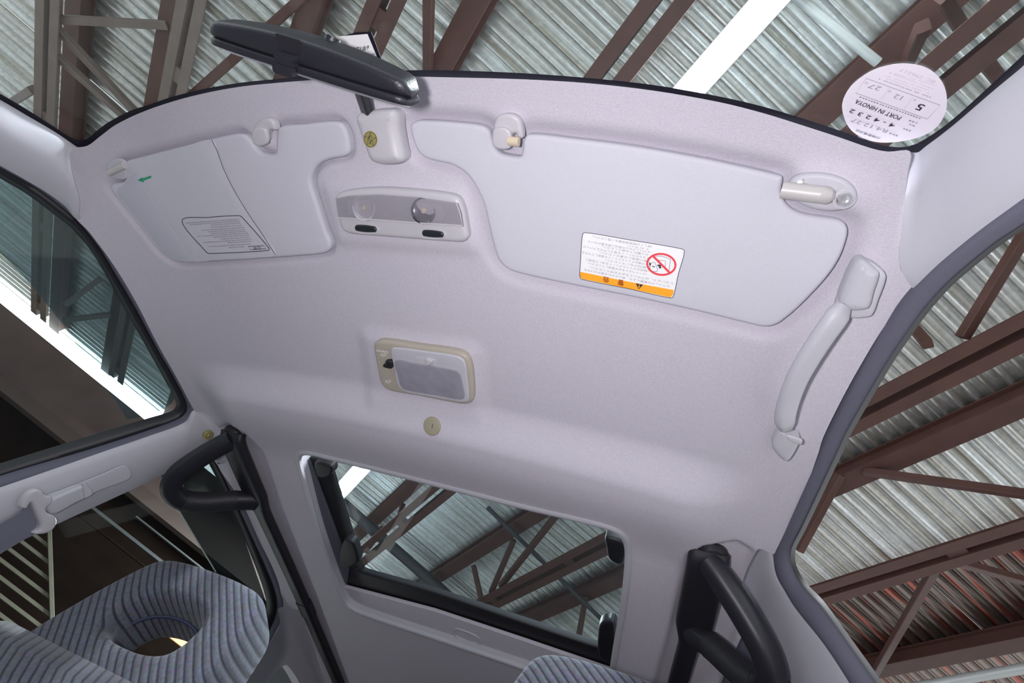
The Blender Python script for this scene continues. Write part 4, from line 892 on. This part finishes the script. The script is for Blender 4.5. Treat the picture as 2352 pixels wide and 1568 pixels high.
backrest(0.414, 1.19 + 0.165, 0.72, s2)
# ------------------------------------------------------------------ warehouse
A40 = math.radians(40); E2 = np.array([math.cos(A40), math.sin(A40), 0]); E1 = np.array([math.cos(A40 - math.pi / 2), math.sin(A40 - math.pi / 2), 0]); EZ = np.array([0, 0, 1.0])
H = 3.0
def wp(u, v, h): return C + E1 * u + E2 * v + EZ * h
rotz = A40 - math.pi / 2
wroof = empty('warehouse_roof', wp(0, 0, H)); wroof.rotation_euler.z = rotz; tag(wroof, 'corrugated galvanised warehouse roof overhead', 'roof', kind='structure')
pitch = 0.081; amp = 0.015; nw = 10; SW = pitch * nw
def corr():
    V = []; Fc = []; k = nw * 10 + 1; vs = [-7.0, -3.5, 0, 3.5, 7.0]
    for v in vs:
        for i in range(k):
            u = (i / (k - 1) - 0.5) * SW * 1.0
            V.append((u, v, amp * math.cos(2 * math.pi * u / pitch)))
    Fc = [(j * k + i, j * k + i + 1, (j + 1) * k + i + 1, (j + 1) * k + i) for j in range(len(vs) - 1) for i in range(k - 1)]
    me = bpy.data.meshes.new('corrugated_sheet'); me.from_pydata(V, [], Fc); me.polygons.foreach_set('use_smooth', [True] * len(me.polygons)); me.materials.append(GALV); return me
cm = corr()
for i in range(14):
    o = bpy.data.objects.new('corrugated_sheet', cm); col.objects.link(o); o.parent = wroof
    o.location = (-7.0 + SW * (i + 0.5) - 0.02, 0, 0.0015 * (i % 2))
U0, U1 = -6.2, 4.2; UL = -5.45
def beamobj(name, u0, u1, v, h, wd, dp, m, parent=None):
    return box(name, wp((u0 + u1) / 2, v, h), E2, EZ, E1, (wd, dp, u1 - u0), m, parent)
# top chords touching the sheets and double bottom chords hung below, joined by diagonals
ZT = H - amp - 0.055; ZL = H - 0.46
tops = {'a': -1.225, 'b': -0.975, 'c': -0.673, 'd': -0.383, 'e': 0.19, 'f': 0.513, 'g': 0.838, 'h': 1.415}
names = {'a': 'brown roof beam far beyond the closed front window', 'b': 'brown roof beam second beyond the mirror tip', 'c': 'brown roof beam seen behind the mirror', 'd': 'brown roof beam seen beside the date label', 'e': 'brown roof beam seen behind the round sticker', 'f': 'brown roof beam across the middle of the sunroof', 'g': 'brown roof beam across the upper open doorway', 'h': 'brown roof beam low in the open doorway'}
for k_, rv_ in tops.items():
    r = empty('roof_beam', wp(-1, rv_ * (ZT - 0.05), ZT)); tag(r, names[k_], 'beam', 'roof beams against the sheets', kind='structure')
    v = rv_ * (ZT - 0.03)
    beamobj('flange', U0, U1, v, ZT - 0.048, 0.13, 0.010, BROWN, r); beamobj('flange', U0, U1, v, ZT + 0.05, 0.13, 0.008, BROWN, r); beamobj('web', U0, U1, v + (0.03 if rv_ < 0 else -0.03), ZT, 0.014, 0.09, BROWN, r)
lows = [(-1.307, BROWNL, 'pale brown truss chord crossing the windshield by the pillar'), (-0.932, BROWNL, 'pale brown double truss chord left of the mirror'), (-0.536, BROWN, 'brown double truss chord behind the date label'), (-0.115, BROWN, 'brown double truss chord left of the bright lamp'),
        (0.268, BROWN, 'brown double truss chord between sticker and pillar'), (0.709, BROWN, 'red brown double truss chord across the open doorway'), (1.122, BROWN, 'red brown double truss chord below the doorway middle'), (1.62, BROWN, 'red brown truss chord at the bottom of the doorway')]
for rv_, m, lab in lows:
    v = rv_ * ZL; r = empty('truss_chord', wp(-1, v, ZL)); tag(r, lab, 'beam', 'double truss chords', kind='structure')
    for s in (-1, 1):
        beamobj('angle_bar', UL, U1, v + s * 0.056, ZL, 0.068, 0.007, m, r)
        beamobj('angle_bar', UL, U1, v + s * 0.026, ZL + 0.035, 0.007, 0.068, m, r)
    for i in range(9): box('spacer_plate', wp(-5.3 + i * 1.1, v, ZL + 0.03), E1, E2, EZ, (0.10, 0.046, 0.05), m, r)
def hitz(p, h): d = ray(*p); return C + d * (h / d[2])
def brace(p0, h0, p1, h1, lab, m=BROWN, wd=0.05):
    a = hitz(p0, h0); b = hitz(p1, h1)
    o = sweep('roof_brace', [a, b], rrect(wd, 0.045, 0.004, 1), m, None, up=(0.1, 0.2, -1)); tag(o, lab, 'brace', 'diagonal roof braces', kind='structure')
zt, zl = ZT - 0.05, ZL + 0.05
BR_ = [((130,44),zl,(385,58),zt,'level brace between the first two pale chords'), ((132,66),zl,(325,272),zt,'upper of two parallel braces by the pillar'), ((130,128),zl,(300,280),zt,'lower of two parallel braces by the pillar'),
       ((425,235),zl,(705,-15),zt,'long brace passing behind the mirror'), ((983,170),zt,(985,-20),zl,'upright brace left of the fourth roof beam'), ((75,205),zl,(20,240),zt,'short brace in the dark windshield corner'),
       ((2165,-10),zl,(2215,75),zt,'short brace at the top windshield corner'), ((2120,60),zl,(2080,150),zt,'brace above the round sticker'), ((2255,130),zl,(2300,190),zt,'short brace beside the black seal'),
       ((2210,775),zl,(2390,480),zt,'brace above the doorway chord'), ((2130,790),zl,(2095,748),zt,'short brace by the weatherstrip'),
       ((1985,1082),zt,(2360,1135),zl,'long level brace in the doorway'), ((1930,1090),zt,(1835,1265),zl,'brace hugging the weatherstrip'), ((2150,1300),zl,(2010,1545),zt,'long leaning brace low in the doorway'), ((2190,1288),zl,(2360,1335),zt,'brace running off to the doorway edge'),
       ((1280,1180),zt,(1150,1345),zl,'wide brace in the middle of the sunroof'), ((1180,1240),zt,(1128,1360),zl,'narrow brace in the middle of the sunroof'), ((1088,1300),zt,(1105,1375),zl,'short brace near the sunroof seal'), ((1345,1370),zt,(1328,1470),zl,'brace at the sunroof corner'), ((925,1160),zt,(915,1195),zl,'short brace near the sunroof hinge'), ((880,1210),zt,(838,1268),zl,'brace by the sunroof hinge cover'),
       ((150,700),zl,(230,640),zt,'upper brace seen through the rain visor'), ((145,735),zl,(255,722),zt,'lower brace seen through the rain visor')]
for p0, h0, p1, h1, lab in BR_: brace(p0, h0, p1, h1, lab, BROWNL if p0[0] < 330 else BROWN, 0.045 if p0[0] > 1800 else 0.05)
# lamps
def lamp(u0, u1, v, h, label, n=1):
    r = empty('fluorescent_lamp', wp((u0 + u1) / 2, v, h)); tag(r, label, 'lamp', 'fluorescent roof lamps')
    box('housing', wp((u0 + u1) / 2, v, h + 0.045), E2, EZ, E1, (0.15 if n > 1 else 0.13, 0.05, u1 - u0 + 0.06), mat('lamp_white', (0.8, 0.82, 0.82), 0.4), r, 0.008)
    li = bpy.data.lights.new('lamp_light', 'AREA'); li.shape = 'RECTANGLE'; li.size = u1 - u0; li.size_y = 0.10; li.energy = 300.0 if n == 1 else 210.0; li.color = (0.93, 0.97, 1.0)
    lo = bpy.data.objects.new('lamp_light', li); col.objects.link(lo); lo.parent = r; lo.location = (0, 0, -0.06); lo.rotation_euler = (0, 0, rotz)
    for s in ([0] if n == 1 else [-0.045, 0.045]):
        sweep('tube', [wp(u0, v + s, h), wp(u1, v + s, h)], circ(0.05 if n == 1 else 0.022, 12), TUBE, r, up=(0, 0, 1))
lamp(-1.2, 1.3, 0.02, 2.62, 'bright fluorescent lamp seen through the windshield')
lamp(-4.55, -3.98, 0.075, 2.62, 'twin fluorescent lamp near the sunroof corner', 2); lamp(-5.3, -4.68, 0.075, 2.62, 'twin fluorescent lamp cut by the sunroof seal', 2)
cd = sweep('conduit_pipe', [wp(0.103 * 2.8, 0.02 * 2.8, 2.8), wp(0.118 * 2.8, 0.192 * 2.8, 2.8)], circ(0.02, 14), PIPE); tag(cd, 'pale conduit pipe above the round sticker', 'pipe')
cd = sweep('conduit_pipe', [wp(-0.9 * 2.6, 1.505 * 2.6, 2.6), wp(0.4, 1.50 * 2.6, 2.6)], circ(0.03, 14), PIPE); tag(cd, 'pale pipe at the bottom of the open doorway', 'pipe')
a0 = hitz((770, 1140), 2.75); b0 = hitz((1110, 1440), 2.75)
cd = sweep('dark_pipe', [a0, b0], circ(0.055, 14), DARKP); tag(cd, 'thick dark pipe seen through the sunroof corner', 'pipe')
a0 = hitz((1120, 1165), 2.80); b0 = hitz((1400, 1440), 2.80)
cd = sweep('dark_pipe', [a0, b0], circ(0.02, 10), DARKP); tag(cd, 'thin dark pipe across the middle of the sunroof', 'pipe')
# far wall seen through the closed windows
UW = -6.3
wall = empty('wall_left', wp(UW, 0, 0)); tag(wall, 'dark far warehouse wall with pale slats', 'wall', kind='structure')
def wbox(name, u, v0, v1, z0, z1, th, m, parent=wall): return box(name, wp(u, (v0 + v1) / 2, (z0 + z1) / 2), E2, EZ, E1, (v1 - v0, z1 - z0, th), m, parent)
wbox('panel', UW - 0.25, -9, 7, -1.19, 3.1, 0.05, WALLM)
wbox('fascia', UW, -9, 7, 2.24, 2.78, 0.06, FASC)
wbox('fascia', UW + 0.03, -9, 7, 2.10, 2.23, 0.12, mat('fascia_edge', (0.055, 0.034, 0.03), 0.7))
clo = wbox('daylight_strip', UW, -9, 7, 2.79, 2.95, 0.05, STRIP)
UF = -5.9; RAILM = mat('dull_rail', (0.03, 0.032, 0.034), 0.6, spec=0.2)
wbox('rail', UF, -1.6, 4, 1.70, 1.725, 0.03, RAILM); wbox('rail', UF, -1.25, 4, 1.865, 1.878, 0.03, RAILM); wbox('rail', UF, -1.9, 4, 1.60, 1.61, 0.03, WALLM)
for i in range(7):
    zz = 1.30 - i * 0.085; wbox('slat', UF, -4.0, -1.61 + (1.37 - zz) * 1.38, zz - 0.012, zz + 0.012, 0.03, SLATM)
sweep('slat_post', [wp(UF + 0.03, -1.72, 1.45), wp(UF + 0.03, -0.80, 0.79)], rrect(0.035, 0.03, 0.003, 1), SLATM, wall)
WARM = mat('warm_orange', (0.50, 0.19, 0.07), 0.5)
wbox('warm_panel', UF - 0.1, -0.35, 0.15, 1.33, 1.41, 0.03, WARM); wbox('warm_panel', UF - 0.15, -2.4, -1.62, 0.86, 0.96, 0.03, WARM)  # orange colour; the one behind the slats stands in for warm lights
# ground
gr = obj('floor', [(-12, -12, 0), (12, -12, 0), (12, 12, 0), (-12, 12, 0)], [(0, 1, 2, 3)], CONC, smooth=False); tag(gr, 'grey concrete warehouse floor far below', 'floor', kind='structure')
# unseen cabin floor and lower doors, below the camera, added to cut bounced light
CARP = mat('dark_carpet', (0.05, 0.05, 0.06), 0.95, nscale=200, namt=0.3)
cf = box('cabin_floor', (0, 0.75, 0.47), (1, 0, 0), (0, 1, 0), (0, 0, 1), (1.75, 3.0, 0.04), CARP); tag(cf, 'dark carpeted cabin floor under the seats', 'floor', kind='structure')
def lower_door(y0, y1, sg, name, lab):
    V = [(sg * 0.90, y0, 0.5), (sg * 0.90, y1, 0.5), (sg * 0.86, y0, 1.22), (sg * 0.86, y1, 1.22), (sg * 0.95, y0, 0.5), (sg * 0.95, y1, 0.5), (sg * 0.91, y0, 1.22), (sg * 0.91, y1, 1.22)]
    o = obj(name, V, [(0, 1, 3, 2), (4, 5, 7, 6), (2, 3, 7, 6), (0, 1, 5, 4), (0, 2, 6, 4), (1, 3, 7, 5)], SEALG, smooth=False); tag(o, lab, 'door', kind='structure')
lower_door(-0.6, 0.72, -1, 'door_1', 'lower panel of the closed front door')
lower_door(0.76, 2.1, 1, 'door_3', 'lower rear side panel behind the open doorway')
def encl(name, c, d, lab, cat):  # unseen cabin parts, added to keep floor bounce off the headliner
    o = box(name, c, (1, 0, 0), (0, 1, 0), (0, 0, 1), d, CARP, None, 0.03); tag(o, lab, cat, kind='structure')
encl('wall_back', (0, 2.2, 1.15), (1.7, 0.06, 1.35), 'unseen dark tailgate panel added to close the cabin', 'wall')
encl('trim_7', (0, -0.72, 0.80), (1.7, 0.55, 0.62), 'unseen dark dashboard added under the windshield', 'dashboard')
V_ = [(0.62, 0.95, 1.79), (0.62, 2.2, 1.79), (0.86, 2.2, 1.22), (0.86, 0.95, 1.22), (0.60, 0.95, 1.83), (0.60, 2.2, 1.83)]  # added to close the rear side against bounced light
o_ = obj('trim_8', V_, [(0, 1, 2, 3), (0, 1, 5, 4)], SEALG, smooth=False); tag(o_, 'unseen dark side panel added behind the looped rail', 'panel', kind='structure')
lower_door(0.76, 2.1, -1, 'door_2', 'lower panel of the rear side door')
for s_, cx in ((s1, -0.40), (s2, 0.414)):
    sweep('cushion', [(cx, 0.70, 0.80), (cx, 0.60, 0.79), (cx, 0.35, 0.80), (cx, 0.20, 0.82), (cx, 0.14, 0.80)], rrect(0.50, 0.20, 0.06, 5), SEAT, s_, up=(0, 0, 1), scale=[0.9, 1, 1, 1, 0.85])
